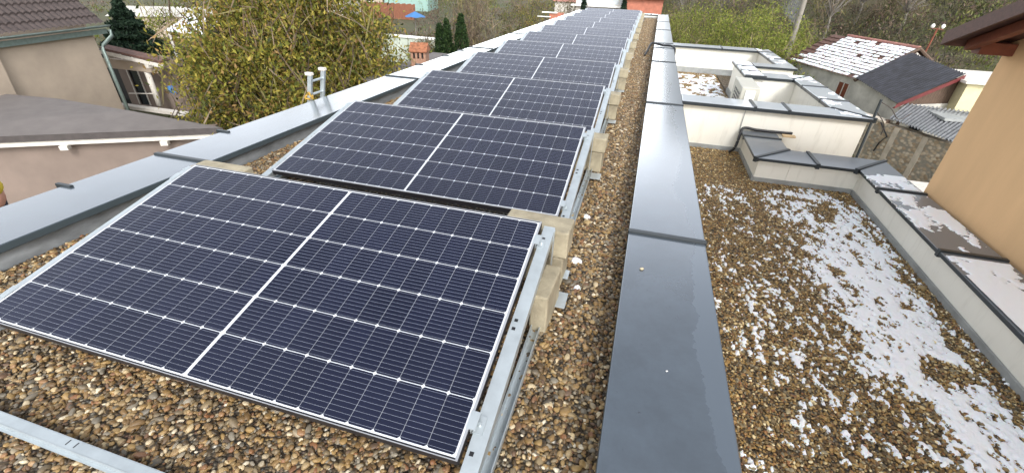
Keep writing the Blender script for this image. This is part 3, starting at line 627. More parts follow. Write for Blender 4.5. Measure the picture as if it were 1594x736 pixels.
q = MB(); q.box((-.22, -.11, 4.66), (.0, -.01, 4.745)); q.build('beam_end', M['redwood'], oh, bevel=.004)
q = MB(); q.add([(-.30, -.06, 4.68), (-.24, -.06, 4.68), (-.24, -4.4, 4.66+4.4*ks), (-.30, -4.4, 4.66+4.4*ks), (-.30, -.06, 4.75), (-.24, -.06, 4.75), (-.24, -4.4, 4.73+4.4*ks), (-.30, -4.4, 4.73+4.4*ks)], [(0, 1, 2, 3), (7, 6, 5, 4), (0, 4, 5, 1), (1, 5, 6, 2), (2, 6, 7, 3), (3, 7, 4, 0)]); q.build('rafter', M['redwood'], oh)

# ================================================================== GROUND
def hill(x, y):
    a = np.clip((x-4)/14, 0, 1); r = np.clip((y*.85+x*.35-30)/60, 0, None); return a*np.minimum(r**1.15*22, 70)
xs = np.concatenate([np.linspace(-400, -60, 18), np.linspace(-55, 110, 100), np.linspace(120, 900, 30)]); ys = np.concatenate([np.linspace(-200, -20, 8), np.linspace(-15, 120, 80), np.linspace(130, 1200, 30)])
X, Y = np.meshgrid(xs, ys, indexing='ij'); Z = -3.8+hill(X, Y)+.12*(fbm(X*.3, Y*.3, 3)-.5)*np.clip(np.hypot(X, Y)/20-.5, 0, 1)
idx = np.arange(X.size).reshape(X.shape); me = bpy.data.meshes.new('ground')
me.from_pydata(np.stack([X.ravel(), Y.ravel(), Z.ravel()], 1).tolist(), [], np.stack([idx[:-1, :-1], idx[1:, :-1], idx[1:, 1:], idx[:-1, 1:]], -1).reshape(-1, 4).tolist())
me.polygons.foreach_set('use_smooth', [True]*len(me.polygons)); me.materials.append(M['ground']); o = bpy.data.objects.new('ground', me); COL.objects.link(o); tag(o, None, None, None, 'structure')
def gz(x, y): return float(-3.8+hill(np.array([x*1.]), np.array([y*1.]))[0])

# ================================================================== LEFT HOUSES
def tiles(name, O, e, n, k, L0, L1, S, rows, waves, mat, parent, th=.04, amp=.018, hip=0):
    """pantile roof: O eave origin, e eave dir, n up-slope horizontal dir, k slope; corrugated across, stepped up the slope"""
    O = np.array(O, float); e = np.array([*e, 0.]); n = np.array([*n, k]); nw = waves*6; V = []; F = []
    for r in range(rows):
        for s_, off in ((r/rows, th), ((r+1.02)/rows, .0)):
            for c in range(nw+1):
                a = L0+hip*s_*S+(L1-L0-hip*s_*S)*c/nw; h = off+amp*abs(math.sin(math.pi*c/6)); P = O+e*a+n*s_*S; V.append((P[0], P[1], P[2]+h))
    W = nw+1
    for r in range(rows):
        b0 = 2*r*W
        for c in range(nw): F.append((b0+c, b0+c+1, b0+W+c+1, b0+W+c))
        if r:
            for c in range(nw): F.append((b0-W+c, b0-W+c+1, b0+c+1, b0+c))
    q = MB().add(V, F); return q.build(name, mat, parent)
h1 = empty('tiled_house', (-16.1, 9.8, -3.8), 0, "beige house with brown tiled roof and zinc gutter at the upper left", 'house')
e1 = np.array([-.232, .973]); n1 = np.array([-.973, -.232]); E1 = np.array([-15.86, 10.25])
def H1(a, b, z): q = E1+e1*a+n1*b; return (q[0]+16.1, q[1]-9.8, z+3.8)
O1 = H1(0, 0, -.50)
rf = tiles('roof', O1, e1, n1, 1.05, -9, 0, 3.0, 16, 50, M['tile_l'], h1, th=.05, amp=.045)
q = MB(); q.add([H1(-9, .2, -3.8), H1(-.40, .2, -3.8), H1(-.40, .2, -.62), H1(-9, .2, -.62), H1(-.40, 4.6, -3.8), H1(-.40, 4.6, -.62), H1(-.40, 2.4, 1.75), H1(-9, 4.6, -3.8), H1(-9, 4.6, -.62), H1(-9, 2.4, 1.75)], [(0, 1, 2, 3), (1, 4, 5, 6, 2), (7, 8, 5, 4), (3, 9, 8, 7, 0)]); q.build('wall', M['beige'], h1)
q = MB(); q.add([H1(-9, .05, -3.8), H1(-3.55, .05, -3.8), H1(-3.35, .05, -.72), H1(-9, .05, -.72), H1(-3.55, .199, -3.8), H1(-3.35, .199, -.72)], [(0, 1, 2, 3), (1, 4, 5, 2)]); q.build('wall_pier', M['beige'], h1)
q = MB(); q.add([H1(-9, .06, -.60), H1(.0, .06, -.60), H1(0, .06, -.74), H1(-9, .06, -.74), H1(-9, .2, -.74), H1(0, .2, -.74)], [(3, 2, 1, 0), (3, 4, 5, 2)]); q.build('fascia', M['zinc'], h1)
g_ = MB(); pts = [(-.06*math.cos(t), -.06*math.sin(t)) for t in np.linspace(0, math.pi, 9)]
V = []; 
for a in (-9, .05):
    for (b, z) in pts: V.append(H1(a, -.01+b, -.50+z))
g_.add(V, [(i, i+1, 9+i+1, 9+i) for i in range(8)]+[tuple(range(9, 18))]); gt = g_.build('gutter', M['zinc'], h1, smooth=True); sm = gt.modifiers.new('thick', 'SOLIDIFY'); sm.thickness = .006
MB().tube([H1(0, -.02, -.64), H1(.02, -.02, -.80), H1(-.30, .10, -1.05), H1(-.36, .12, -1.15), H1(-.36, .12, -3.75)], .05, 10).build('downpipe', M['zinc'], h1, smooth=True)

# flat-roofed annexe in front of it
L2 = empty('felt_roof_shed', (-12, 6, -3.8), 0, "beige shed with grey felt roof and white edge board beyond the left parapet", 'shed')
def S2(x, y, z): return (x+12, y-6, z+3.8)
dv = np.array([.861, .508]); nv = np.array([-.508, .861]); F0 = np.array([-9.05, 6.85])
def S3(a, b, z): q = F0+dv*a+nv*b; return S2(q[0], q[1], z)
rp_ = [S3(-9, 0, -2.0), S3(.35, 0, -2.0), S2(-11.18, 6.80, -1.80), S2(-13.6, 6.88, -1.78), S2(-19, 6.2, -1.75)]
q = MB(); q.add(rp_+[(x, y, z-.03) for x, y, z in rp_], [(0, 1, 2, 3, 4), (9, 8, 7, 6, 5), (1, 6, 7, 2), (2, 7, 8, 3), (3, 8, 9, 4)]); q.build('roof', M['felt'], L2)
q = MB(); q.add([S3(-9, 0, -2.001), S3(.35, 0, -2.001), S3(.35, 0, -2.14), S3(-9, 0, -2.14), S3(-9, .03, -2.14), S3(.35, .03, -2.14), S3(.35, .03, -2.001)], [(3, 2, 1, 0), (4, 5, 2, 3), (2, 5, 6, 1)]); q.build('roof_edge', M['feltedge'], L2)
def bar(mb, a0, a1, b0, b1, z0, z1):
    vs = [S3(a0, b0, z0), S3(a1, b0, z0), S3(a1, b1, z0), S3(a0, b1, z0), S3(a0, b0, z1), S3(a1, b0, z1), S3(a1, b1, z1), S3(a0, b1, z1)]
    mb.add(vs, [(0, 3, 2, 1), (4, 5, 6, 7), (0, 1, 5, 4), (1, 2, 6, 5), (2, 3, 7, 6), (3, 0, 4, 7)]); return mb
bar(MB(), -9, .6, .05, .14, -2.26, -2.142).build('edge_board', M['whitewood'], L2, bevel=.006)
for a in (-2.9, -1.0, -4.75, .4): bar(MB(), a, a+.15, -.02, .12, -2.36, -2.262).build('rafter_end', M['whitewood'], L2, bevel=.006)
bar(MB(), -9, .1, .28, .50, -3.8, -2.05).build('wall', M['beige_shaded'], L2)

# veranda of the tiled house
ve = empty('veranda', (-16.4, 11, -3.8), 0, "beige veranda with white beams and dark glazed door right of the downpipe", 'veranda')
def V1(x, y, z): return (x+16.4, y-11, z+3.8)
q = MB(); q.add([V1(-17.75, 11.0, -1.36), V1(-15.2, 11.0, -1.62), V1(-15.3, 11.45, -1.60), V1(-17.95, 11.45, -1.34), V1(-17.75, 11.0, -1.43), V1(-15.2, 11.0, -1.69), V1(-15.3, 11.45, -1.67), V1(-17.95, 11.45, -1.41)], [(0, 1, 2, 3), (0, 4, 5, 1), (1, 5, 6, 2), (7, 6, 5, 4)]); q.build('roof', M['tile_o'], ve)
q = MB(); q.add([V1(-17.8, 10.99, -1.44), V1(-15.25, 10.99, -1.70), V1(-15.25, 10.99, -1.83), V1(-17.8, 10.99, -1.57), V1(-17.8, 11.1, -1.57), V1(-15.25, 11.1, -1.83), V1(-15.25, 11.1, -1.70)], [(3, 2, 1, 0), (4, 5, 2, 3), (1, 2, 5, 6)]); q.build('edge_beam', M['whitewood'], ve)
for x, z in ((-17.65, -1.60), (-15.95, -1.77)): MB().box(V1(x, 11.0, z-.12), V1(x+.15, 11.2, z)).build('bracket', M['whitewood'], ve)
q = MB(); q.box(V1(-18.2, 11.25, -2.10), V1(-15.8, 11.4, -1.78)); q.build('lintel', M['beige'], ve)
q = MB(); q.box(V1(-18.80, 12, -3.8), V1(-18.35, 12.15, -1.7)); q.box(V1(-18.35, 12.0, -3.8), V1(-15.6, 12.15, -3.60)); q.box(V1(-17.8, 12.0, -3.599), V1(-15.6, 12.15, -1.7)); q.build('wall', M['beige_shaded'], ve)
MB().box(V1(-18.34, 12.05, -3.599), V1(-17.81, 12.1, -1.7)).build('door_glass', M['glass'], ve)
for x in (-18.36, -17.82): MB().box(V1(x, 11.97, -3.59), V1(x+.04, 11.999, -1.72)).build('door_frame', M['whitewood'], ve)
MB().box(V1(-20.4, 12.2, -3.8), V1(-18.81, 12.3, -1.7)).build('opening_shade_panel', M['black'], ve)  # black panel stands for the shade inside the opening
MB().tube([V1(-16.45, 11.35, -3.3), V1(-16.45, 11.35, -2.10)], .09, 14).build('column', M['whitewood'], ve, smooth=True)
MB().tube([V1(-17.6, 11.25, -2.95), V1(-16.4, 11.25, -2.85)], .022, 6).build('railing', M['whitewood'], ve)
MB().box(V1(-18.2, 10.9, -3.42), V1(-14.9, 11.15, -3.31)).build('balcony_edge', M['whitewood'], ve)
fl = MB(); fl.ell((0, 0, 0), (.12, .10, .14), 8, 6); fl.ell((.08, .04, -.1), (.09, .08, .1), 8, 6); o = fl.build('blue_bag', M['blue']); o.location = (-15.55, 11.3, -2.62); tag(o, "small bright blue bag hanging beside the veranda column", 'bag')

# ================================================================== RIGHT HOUSE with snow on its tiles
dR = np.array([.305, -.952]); nR = np.array([.952, .305]); OR_ = np.array([8.07, 18.8])
hr = empty('old_house', (9, 19, -3.8), 0, "old plastered house with snow covered tile roof on the right", 'house')
def HR(a, b, z): q = OR_+dR*a+nR*b; return (q[0]-9, q[1]-19, z+3.8)
KR = 1.1/1.85; dl = -4.56
def roofpt(a, b, up=0): return HR(a, b, -1.6+KR*b+up)
rfR = tiles('roof', HR(0, 0, -1.63), -dR, nR, KR, 0, 4.56, 1.85, 9, 17, M['tile_o'], hr, hip=-.0)
q = MB(); q.add([roofpt(0, 1.85, .02), roofpt(-3.62, 1.85, .02), roofpt(-4.56, 3.7, 0), roofpt(0, 3.7, 0)], [(0, 1, 2, 3)]); 
q.v[2] = HR(-4.56, 3.7, -1.6); q.v[3] = HR(0, 3.7, -1.6); q.build('back_roof', M['tile_o'], rfR)
for k in range(14): 
    a = -k*.262; P0 = Vector(HR(a, 1.85, -.47)); P1 = Vector(HR(a-.27, 1.85, -.47)); MB().tube([P0, P1], [.065, .055], 7).build('ridge_tile', M['pinktile'], rfR)
q = MB(); q.tube([HR(.02, -.05, -1.63), HR(.02, 1.85, -.49), HR(.02, 3.75, -1.62)], .06, 6); q.build('verge', M['oldwood'], rfR)
# walls
q = MB(); q.add([HR(2.15, .15, -3.8), HR(-4.4, .15, -3.8), HR(-4.4, .15, -1.60), HR(0, .15, -1.60), HR(2.15, .15, -2.02), HR(-4.4, 3.5, -3.8), HR(-4.4, 3.5, -1.7), HR(2.15, 3.3, -3.8), HR(0, 3.55, -1.7), HR(0, 1.85, -.62), HR(0, .15, -1.75), HR(2.05, .15, -2.0), HR(2.05, 1.9, -1.9), HR(2.05, 1.9, -3.8), HR(2.05, .15, -3.8)],
           [(0, 1, 2, 3, 4), (1, 5, 6, 2), (10, 8, 9), (14, 13, 12, 11)]); q.build('wall', M['greywall'], hr)
q = MB(); q.add([HR(2.0, .15, -2.02), HR(2.0, 1.95, -1.92), HR(2.0, 1.9, -1.0), HR(2.0, .2, -1.9)], [(0, 1, 2, 3)]); q.build('lean_to_boards', M['oldwood'], hr); q = MB(); q.add([HR(-.01, 1.2, -1.1), HR(-.01, 3.4, -1.6), HR(-.01, 1.85, -.6)], [(0, 1, 2)]); q.build('gable_boards', M['oldwood'], hr)
for (a0, a1, z0, z1) in ((-4.05, -3.8, -2.15, -1.78), (-.95, -.35, -2.55, -1.85)):
    w = MB(); w.add([HR(a1, .14, z0), HR(a0, .14, z0), HR(a0, .14, z1), HR(a1, .14, z1)], [(0, 1, 2, 3)]); wf = w.build('window', M['glass'] if a0 < -2 else M['redwood'], hr)
    f = MB(); 
    for aa in (a0, (a0+a1)/2, a1-.03): f.add([HR(aa+.05, .13, z0), HR(aa, .13, z0), HR(aa, .13, z1), HR(aa+.05, .13, z1)], [(0, 1, 2, 3)])
    f.build('window_frame', M['redwood'] if a0 < -2 else M['whitewood'], wf)
w = MB(); w.add([HR(2.056, .9, -3.1), HR(2.056, 1.5, -3.1), HR(2.056, 1.5, -2.3), HR(2.056, .9, -2.3)], [(0, 1, 2, 3)]); w.build('doorway', M['glass'], hr)
# lean-to roof, corrugated dark sheet
LT = [(2.2, -.08, -1.97), (.02, -.05, -1.58), (.02, 1.60, -.66), (2.2, 1.72, -.99)]
def ltp(s, t): return tuple(np.array(LT[0])*(1-s)*(1-t)+np.array(LT[3])*(1-s)*t+np.array(LT[1])*s*(1-t)+np.array(LT[2])*s*t)
q = MB(); NN = 150; V = []
for k in range(NN+1):
    for t in (0, 1): a, b, z = ltp(k/NN, t); V.append(HR(a, b, z+.05+.020*math.sin(k*.9)))
q.add(V, [(2*k, 2*k+1, 2*k+3, 2*k+2) for k in range(NN)]); q.build('lean_to_roof', M['rust'], hr)
q = MB(); q.add([HR(2.22, -.1, -1.94), HR(2.22, 1.74, -.96), HR(2.22, 1.74, -1.10), HR(2.22, -.1, -2.08), HR(2.12, -.1, -2.08), HR(2.12, 1.74, -1.10)], [(0, 1, 2, 3), (3, 2, 5, 4)])
q.add([HR(.0, .72, -1.14), HR(.0, 1.66, -.62), HR(.25, 1.66, -.655), HR(.25, .72, -1.165)], [(0, 1, 2, 3)]); q.build('red_board', M['red'], hr)
# snow cushions on the tiles
P = MB(); r_ = random.Random(4)
for i in range(12):
    for j in range(16):
        b0 = .03+i*.150; a0 = -4.50+j*.283+r_.uniform(-.02, .02)+.05*(i % 2); lo = -3.62*(b0/1.85)-4.56*(1-b0/1.85)
        if a0 < lo+.05 or a0 > -.12 or r_.random() < .04+.30*(a0 < -3.8): continue
        a1 = a0+r_.uniform(.225, .275); b1 = b0+r_.uniform(.098, .125); b0 += r_.uniform(0, .015); u_ = .038+r_.uniform(0, .008)
        vs = [roofpt(a1, b0, .02), roofpt(a0, b0, .02), roofpt(a0, b1, .02), roofpt(a1, b1, .02), roofpt(a1-.02, b0+.015, u_), roofpt(a0+.02, b0+.015, u_), roofpt(a0+.02, b1-.015, u_), roofpt(a1-.02, b1-.015, u_)]
        P.add([(x+9, y+19, z-3.8) for x, y, z in vs], [(4, 5, 6, 7), (0, 1, 5, 4), (1, 2, 6, 5), (2, 3, 7, 6), (3, 0, 4, 7)])
o = P.build('snow', M['snow'], smooth=False); tag(o, "squares of snow lying on the tiles of the old house", None, None, 'stuff')

# stone wall in front of it
sw = empty('stone_wall', (8, 16.6, -3.8), 0, "rough rubble stone wall with mortar piers in front of the old house", 'wall')
A_ = Vector((7.65, 16.95, 0)); D_ = (Vector((9.134, 14.051, 0))-A_).normalized(); Nn = Vector((D_.y, -D_.x, 0))
def W1(a, b, z): q = A_+D_*a-Nn*b; return (q.x-8, q.y-16.6, z+3.8)
def wb(mb, a0, a1, b0, b1, z0, z1):
    vs = [W1(a0, b0, z0), W1(a1, b0, z0), W1(a1, b1, z0), W1(a0, b1, z0), W1(a0, b0, z1), W1(a1, b0, z1), W1(a1, b1, z1), W1(a0, b1, z1)]; return mb.add(vs, [(0, 1, 2, 3), (7, 6, 5, 4), (4, 5, 1, 0), (5, 6, 2, 1), (6, 7, 3, 2), (7, 4, 0, 3)])
wb(MB(), 0, 7, 0, .3, -3.8, -2.4).build('stonework', M['stone'], sw)
for a in (.0, .75, 1.6, 2.5, 3.4): wb(MB(), a, a+.16, -.02, -.001, -3.8, -2.42).build('pier', M['mortar'], sw)
wb(MB(), -.02, 1.2, -.03, .33, -2.398, -2.34).build('cap', M['mortar'], sw)
cr = MB(); cr.tube([W1(1.1, -.02, -2.4), W1(1.5, -.02, -2.75), W1(1.35, -.02, -3.0), W1(1.3, -.02, -3.3)], .02, 5); cr.build('cracked_pipe', M['black'], sw)
# low corrugated shed roof
cs = empty('corrugated_shed', (9.2, 15.2, -3.8), 0, "small shed with wavy grey corrugated roof behind the stone wall", 'shed')
q = MB(); NN = 120; V = []
Q = [Vector((8.30, 15.95, -2.25)), Vector((9.1, 17.0, -1.95)), Vector((11.3, 16.4, -1.95)), Vector((9.0, 13.6, -2.25))]
for k in range(NN+1):
    for t in (0, 1): 
        s_ = k/NN; pt_ = (Q[0]*(1-s_)+Q[3]*s_)*(1-t)+(Q[1]*(1-s_)+Q[2]*s_)*t; V.append((pt_.x-9.2, pt_.y-15.2, pt_.z+3.8+.03*math.sin(k*1.1)))
q.add(V, [(2*k, 2*k+1, 2*k+3, 2*k+2) for k in range(NN)]); q.build('roof', grained('grey_fibre_sheet', (.16, .165, .17), .35, 6, .55, .3, 40), cs)
q = MB(); 
for qa in Q: q.box((qa.x-9.25, qa.y-15.25, 0), (qa.x-9.15, qa.y-15.15, qa.z+3.75))
q.build('posts', M['oldwood'], cs)
# cream outbuilding beyond
ob = empty('cream_outbuilding', (11, 17.5, -3.8), 0, "small cream outbuilding with flat grey roof between old house and orange wall", 'outbuilding')
MB().box((-.55, -.5, 0), (2.6, 2, 2.62)).build('wall', M['cream'], ob); MB().box((-.7, -.65, 2.62), (2.7, 2.1, 2.70)).build('roof', M['whitewood'], ob)
MB().box((-1.5, -2.0, 1.72), (1.6, -.7, 1.80)).build('canopy', M['skirt'], ob); MB().box((-1.3, -.9, 0), (-.56, -.7, 1.7)).build('canopy_wall', M['greywall'], ob); MB().box((-.5, -.53, .3), (.3, -.51, 1.6)).build('window', M['glass'], ob)
# white ledge below the coping: low wall of the garden
gw = empty('garden_wall', (7.9, 12.1, -3.8), 0, "low white boarded wall seen between the grey coping and orange wall", 'wall')
q = MB(); q.box((-.5, -.9, 0), (.95, .72, .62)); q.build('wall', M['white'], gw)
for k in range(4): MB().box((-.5, -.9+k*.4, .621), (.97, -.9+k*.4+.37, .65)).build('cap_board', M['whitewood'], gw)
po = MB().tube([(7.05, 14.0, -3.8), (6.98, 14.0, -1.36)], .035, 7).build('iron_post', M['seam']); tag(po, "thin dark iron post leaning by the old house wall", 'post')
wv = MB(); wv.tube(curve_pts([(6.98, 14, -1.42), (7.6, 14.6, -1.7), (8.2, 15.2, -2.1), (8.6, 15.5, -1.95)]), .012, 5); wv.tube(curve_pts([(7.0, 14, -1.7), (7.5, 14.4, -2.1), (7.7, 14.7, -2.5)]), .012, 5); o = wv.build('dry_vine', M['bark']); tag(o, "dry vine stem hanging from the iron post to the stone wall", 'vine')

# ================================================================== POLES
pl = empty('utility_pole', (6.9, 24, gz(6.9, 24)), 0, "tall concrete utility pole among green bushes", 'utility pole')
MB().tube([(.09, 0, 0), (-.05, 0, 8)], [.13, .08], 10).build('shaft', M['pole'], pl, smooth=True); MB().box((-.7, -.05, 7.4), (.6, .05, 7.52)).build('crossarm', M['pole'], pl)
ip = empty('antenna_mast', (11.75, 23, gz(11.75, 23)), 0, "thin rusty mast with two white insulators rising behind the snowy roof", 'mast')
zz = .0-gz(11.75, 23); MB().tube([(0, 0, 0), (.1, 0, zz)], .035, 8).build('shaft', M['redwood'], ip); MB().tube([(-.12, 0, zz-.02), (.32, 0, zz-.06)], .02, 6).build('crossarm', M['redwood'], ip)
for x_ in (-.10, .26): MB().ell((x_, 0, zz+.06), (.07, .07, .09), 8, 6).build('insulator', M['white'], ip, smooth=True)

# ================================================================== LEFT BACKGROUND
ch = empty('chimney_house', (-6, 11, -3.8), 0, "low house with dark flat roof and brick chimney beyond the left coping", 'house')
q = MB(); q.add([(-.2, -1.5, 2.62), (1.2, -1.5, 2.62), (1.7, 2.0, 2.72), (-.2, 2.3, 2.72), (-.2, -1.5, 0), (1.2, -1.5, 0), (1.7, 2, 0), (-.2, 2.3, 0)], [(4, 5, 1, 0), (5, 6, 2, 1), (6, 7, 3, 2), (7, 4, 0, 3)]); q.build('wall', M['beige'], ch)
q = MB(); q.prism([(-.35, -1.7), (1.35, -1.7), (1.85, 2.2), (-.35, 2.5)], [2.625, 2.625, 2.725, 2.725], [2.68, 2.68, 2.78, 2.78]); q.build('roof', M['felt'], ch)
cm = empty('chimney'); cm.parent = ch; cm.location = (.5, -.15, 2.62); cm.rotation_euler = (0, 0, .25)
MB().box((-.20, -.24, 0), (.20, .24, .42)).build('stack', M['chim'], cm, bevel=.01)
q = MB()
for x_ in (-.17, -.055, .055, .17): q.box((x_-.03, -.24, .421), (x_+.03, -.18, .60)); q.box((x_-.03, .18, .421), (x_+.03, .24, .60))
q.box((-.2, -.17, .421), (-.15, .17, .60)); q.box((.15, -.17, .421), (.2, .17, .60)); q.box((-.14, -.17, .45), (.14, .17, .58), mi=1); q.build('vent_piers', [M['chim'], M['black']], cm)
q = MB(); q.add([(-.24, -.28, .60), (.24, -.28, .60), (.24, 0, .80), (-.24, 0, .80), (-.24, .28, .60), (.24, .28, .60)], [(0, 1, 2, 3), (3, 2, 5, 4), (0, 3, 4), (1, 5, 2)]); o = q.build('cap', M['terracotta'], cm); so = o.modifiers.new('s', 'SOLIDIFY'); so.thickness = .03

def house(name, loc, rz, w, d, h, rh, wallm, roofm, label, windows=(), gable=False):
    r = empty(name, (loc[0], loc[1], gz(*loc)), rz, label, 'house'); q = MB(); q.box((-w/2, -d/2, 0), (w/2, d/2, h)); q.build('wall', wallm, r)
    q = MB(); o_ = .3; q.add([(-w/2-o_, -d/2-o_, h), (w/2+o_, -d/2-o_, h), (w/2+o_, 0, h+rh), (-w/2-o_, 0, h+rh), (-w/2-o_, d/2+o_, h), (w/2+o_, d/2+o_, h)], [(0, 1, 2, 3), (3, 2, 5, 4), (0, 3, 4), (1, 5, 2), (0, 4, 5, 1)]); q.build('roof', roofm, r)
    for (x, z, ww, hh) in windows:
        wn_ = MB().box((x, -d/2-.03, z), (x+ww, -d/2-.005, z+hh)).build('window', M['glass'], r); f = MB(); f.box((x-.08, -d/2-.05, z-.08), (x+ww+.08, -d/2-.031, z-.001)); f.box((x-.08, -d/2-.05, z+hh+.001), (x+ww+.08, -d/2-.031, z+hh+.08)); f.build('window_frame', M['white'], wn_)
    return r
house('mint_house', (-35.0, 68), R(12), 6.5, 7, 4.6, 2.0, M['teal'], M['pinktile'], "mint green rendered house at the top edge of the picture", [(.6, 2.6, .8, 1.1), (-1.6, 2.6, .8, 1.1)])
house('porch_house', (-42.0, 67), R(12), 6.5, 6, 3.2, 1.3, M['beige'], M['pinktile'], "low house with faded red roof and porch beside the mint house", [(-1.6, 1.0, 1.1, 1.3), (.8, 1.0, 1.1, 1.3)])
house('red_roof_house', (-35.5, 44), R(20), 10, 8, 2.6, 1.9, M['whitewood'], M['pinktile'], "house with big faded red roof behind the yellow green tree", [(-2, 1, 1.2, 1.1)])
house('white_house', (-35, 30), R(30), 9, 5, 1.5, .5, M['beige'], M['greywall'], "long white outbuilding behind the dark spruce", [])
house('far_cottage', (-7.0, 62), R(0), 8, 6, 2.5, 1.5, M['whitewood'], M['pinktile'], "white cottage with faded roof far beyond the shrubs", [(-1, 1, 1, 1)])
tb = empty('porch_canopy', (-21.2, 18, -3.8), .3, "white snowy canopy with pale gable between spruce and yellow tree", 'canopy')
q = MB(); q.add([(-1.1, -.8, 2.2), (1.1, -.8, 2.0), (1.2, 1.0, 2.5), (-.9, 1.0, 2.75)], [(0, 1, 2, 3)]); q.build('roof', M['snow'], tb)
for x_ in (-1, 1): MB().tube([(x_, -.7, 0), (x_, -.7, 2.05)], .06, 6).build('post', M['whitewood'], tb)
gw2 = empty('boundary_wall', (-14, 26, -3.8), R(-3), "pale green garden wall with snow on top beyond the yellow tree", 'wall')
MB().box((-3.2, -.12, 0), (2.4, .12, 1.50)).build('wall', M['greenwall'], gw2); MB().box((-3.25, -.2, 1.502), (2.45, .2, 1.60)).build('cap', M['white'], gw2)
gf = empty('board_fence', (-30.5, 52, -3.8), R(3), "rust brown board fence below the mint house", 'fence')
for k in range(34): MB().box((-4.2+k*.24, -.03, 0), (-4.2+k*.24+.22, .03, 1.7+.05*math.sin(k*2.1))).build('board', M['fence'], gf)
pa = empty('parasol', (-16.9, 33, -3.8), 0, "blue parasol on a pale pole in the brown garden", 'parasol')
MB().tube([(0, 0, 0), (.05, 0, 2.3)], .04, 8).build('pole', M['barkpale'], pa)
q = MB(); V = [(.05, 0, 2.45)]+[(.05+.78*math.cos(t), .78*math.sin(t), 2.05+.05*(i % 2)) for i, t in enumerate(np.linspace(0, 2*math.pi, 13)[:-1])]; q.add(V, [(0, i+1, (i+1) % 12+1) for i in range(12)]); q.build('canopy', M['blue'], pa)
# far end of the roof: greenhouse-like white veranda and brick house
fb = empty('white_glazed_building', (-3.0, 35, -3.8), 0, "white building with a long band of windows beyond the far end of the panels", 'building')
MB().box((-1.9, 0, 0), (1.75, 4, 3.42)).build('wall', M['whitewood'], fb); MB().box((-2.2, -.35, 3.32), (1.8, -.002, 3.42)).build('sill', M['white'], fb)
for k in range(7): 
    w_ = MB().box((-1.8+k*.5, -.03, 3.5), (-1.8+k*.5+.44, -.001, 4.2)).build('window', plain('pale_glazing', (.55, .58, .6), .15), fb)
MB().box((-1.9, 0, 3.421), (1.75, 4, 4.3)).build('upper_wall', M['whitewood'], fb); MB().box((-2.0, -.5, 4.301), (1.85, 4.1, 4.4)).build('roof', M['whitewood'], fb)
MB().box((-1.2, -.06, 2.6), (1.2, -.003, 3.2)).build('red_band', M['red'], fb)
house('brick_house', (-.1, 36.5), 0, 2.5, 4.8, 3.98, .5, M['brick'], M['oldwood'], "orange brick house behind the far end of the roof", [])
# scattered garden things left far
rb = empty('brick_store', (-5.7, 31, -3.8), 0, "little brick store with pale timber on top by the far left coping", 'store')
MB().box((-.3, 0, 0), (.5, 1, 3.0)).build('wall', M['brick'], rb); MB().box((-.8, -.1, 3.001), (.2, .3, 3.05)).build('board', M['white'], rb); MB().box((-1.1, -.1, 2.75), (-.2, -.02, 2.8)).build('board', M['white'], rb)

# ================================================================== VEGETATION
YEL = [(.32, .26, .05), (.25, .23, .038), (.17, .18, .032), (.09, .105, .022), (.27, .17, .06), (.05, .06, .02)]; YW = [5.5, 5, 4, 3, 3, 2]
OLV = [(.15, .15, .04), (.10, .11, .03), (.19, .15, .06), (.06, .065, .02), (.12, .08, .045)]
GRN = [(.20, .24, .04), (.15, .19, .03), (.25, .26, .05), (.09, .12, .025), (.27, .26, .07)]
BRN = [(.15, .105, .07), (.10, .075, .05), (.20, .15, .10), (.07, .05, .035), (.16, .14, .05)]
DRK = [(.012, .028, .016), (.02, .042, .022), (.03, .055, .03), (.008, .018, .011)]
def limbs(mb, base, crown_pts, trunk_r, split, n=26):
    base = Vector(base); top = Vector(split)
    mb.tube(curve_pts([base, base.lerp(top, .5)+Vector((.08, -.05, 0)), top], 5), [trunk_r*(1-.35*k/10) for k in range(11)], 9)
    sel = crown_pts[RNG.choice(len(crown_pts), min(n, len(crown_pts)), replace=False)]
    for c in sel:
        c = Vector(c); mid = top.lerp(c, .45)+Vector((random.uniform(-.2, .2), random.uniform(-.2, .2), random.uniform(.0, .35)))*(c-top).length*.25
        pts = curve_pts([top-Vector((0, 0, random.uniform(0, .5)*trunk_r*6)), mid, c], 5); mb.tube(pts, [trunk_r*.5*(1-.85*k/(len(pts)-1)) for k in range(len(pts))], 5, caps=False)
        for _ in range(3):
            t = pts[random.randint(5, len(pts)-2)]; e = t+Vector((random.gauss(0, .35), random.gauss(0, .35), random.gauss(.2, .3)))*(c-top).length*.35; mb.tube([t, t.lerp(e, .5)+Vector((0, 0, .04)), e], [trunk_r*.13, trunk_r*.09, trunk_r*.04], 4, caps=False)
def tree(name, x, y, c, r, n, per, cr, size, pal, w, label, cat, group=None, trunk=.12, zb=None, n_l=24, split=None, bark='bark', twigs=0, shell=.35):
    zb = gz(x, y) if zb is None else zb; root = empty(name, (x, y, zb), 0, label, cat, group); c = np.array(c)-np.array([x, y, zb])
    P, cc = clumps(c, r, n, per, cr, shell); P = P[P[:, 2] > .05]
    tb_ = MB(); limbs(tb_, (0, 0, 0), cc, trunk, split if split else (0, 0, max(.4, (c[2]-r[2]*.6))), n_l); tb_.build('trunk', M[bark], root)
    quads('crown', leafquads(P, size, .42, (0, 0, 1), .35), pick(len(P), pal, w), M['leaf'], root)
    if twigs:
        T = clumps(c, [k*1.06 for k in r], n, twigs, cr*1.2, shell)[0]; quads('twigs', leafquads(T, size*7, .035, (0, 0, 1), .5), pick(len(T), BRN), M['twig'], root)
    return root
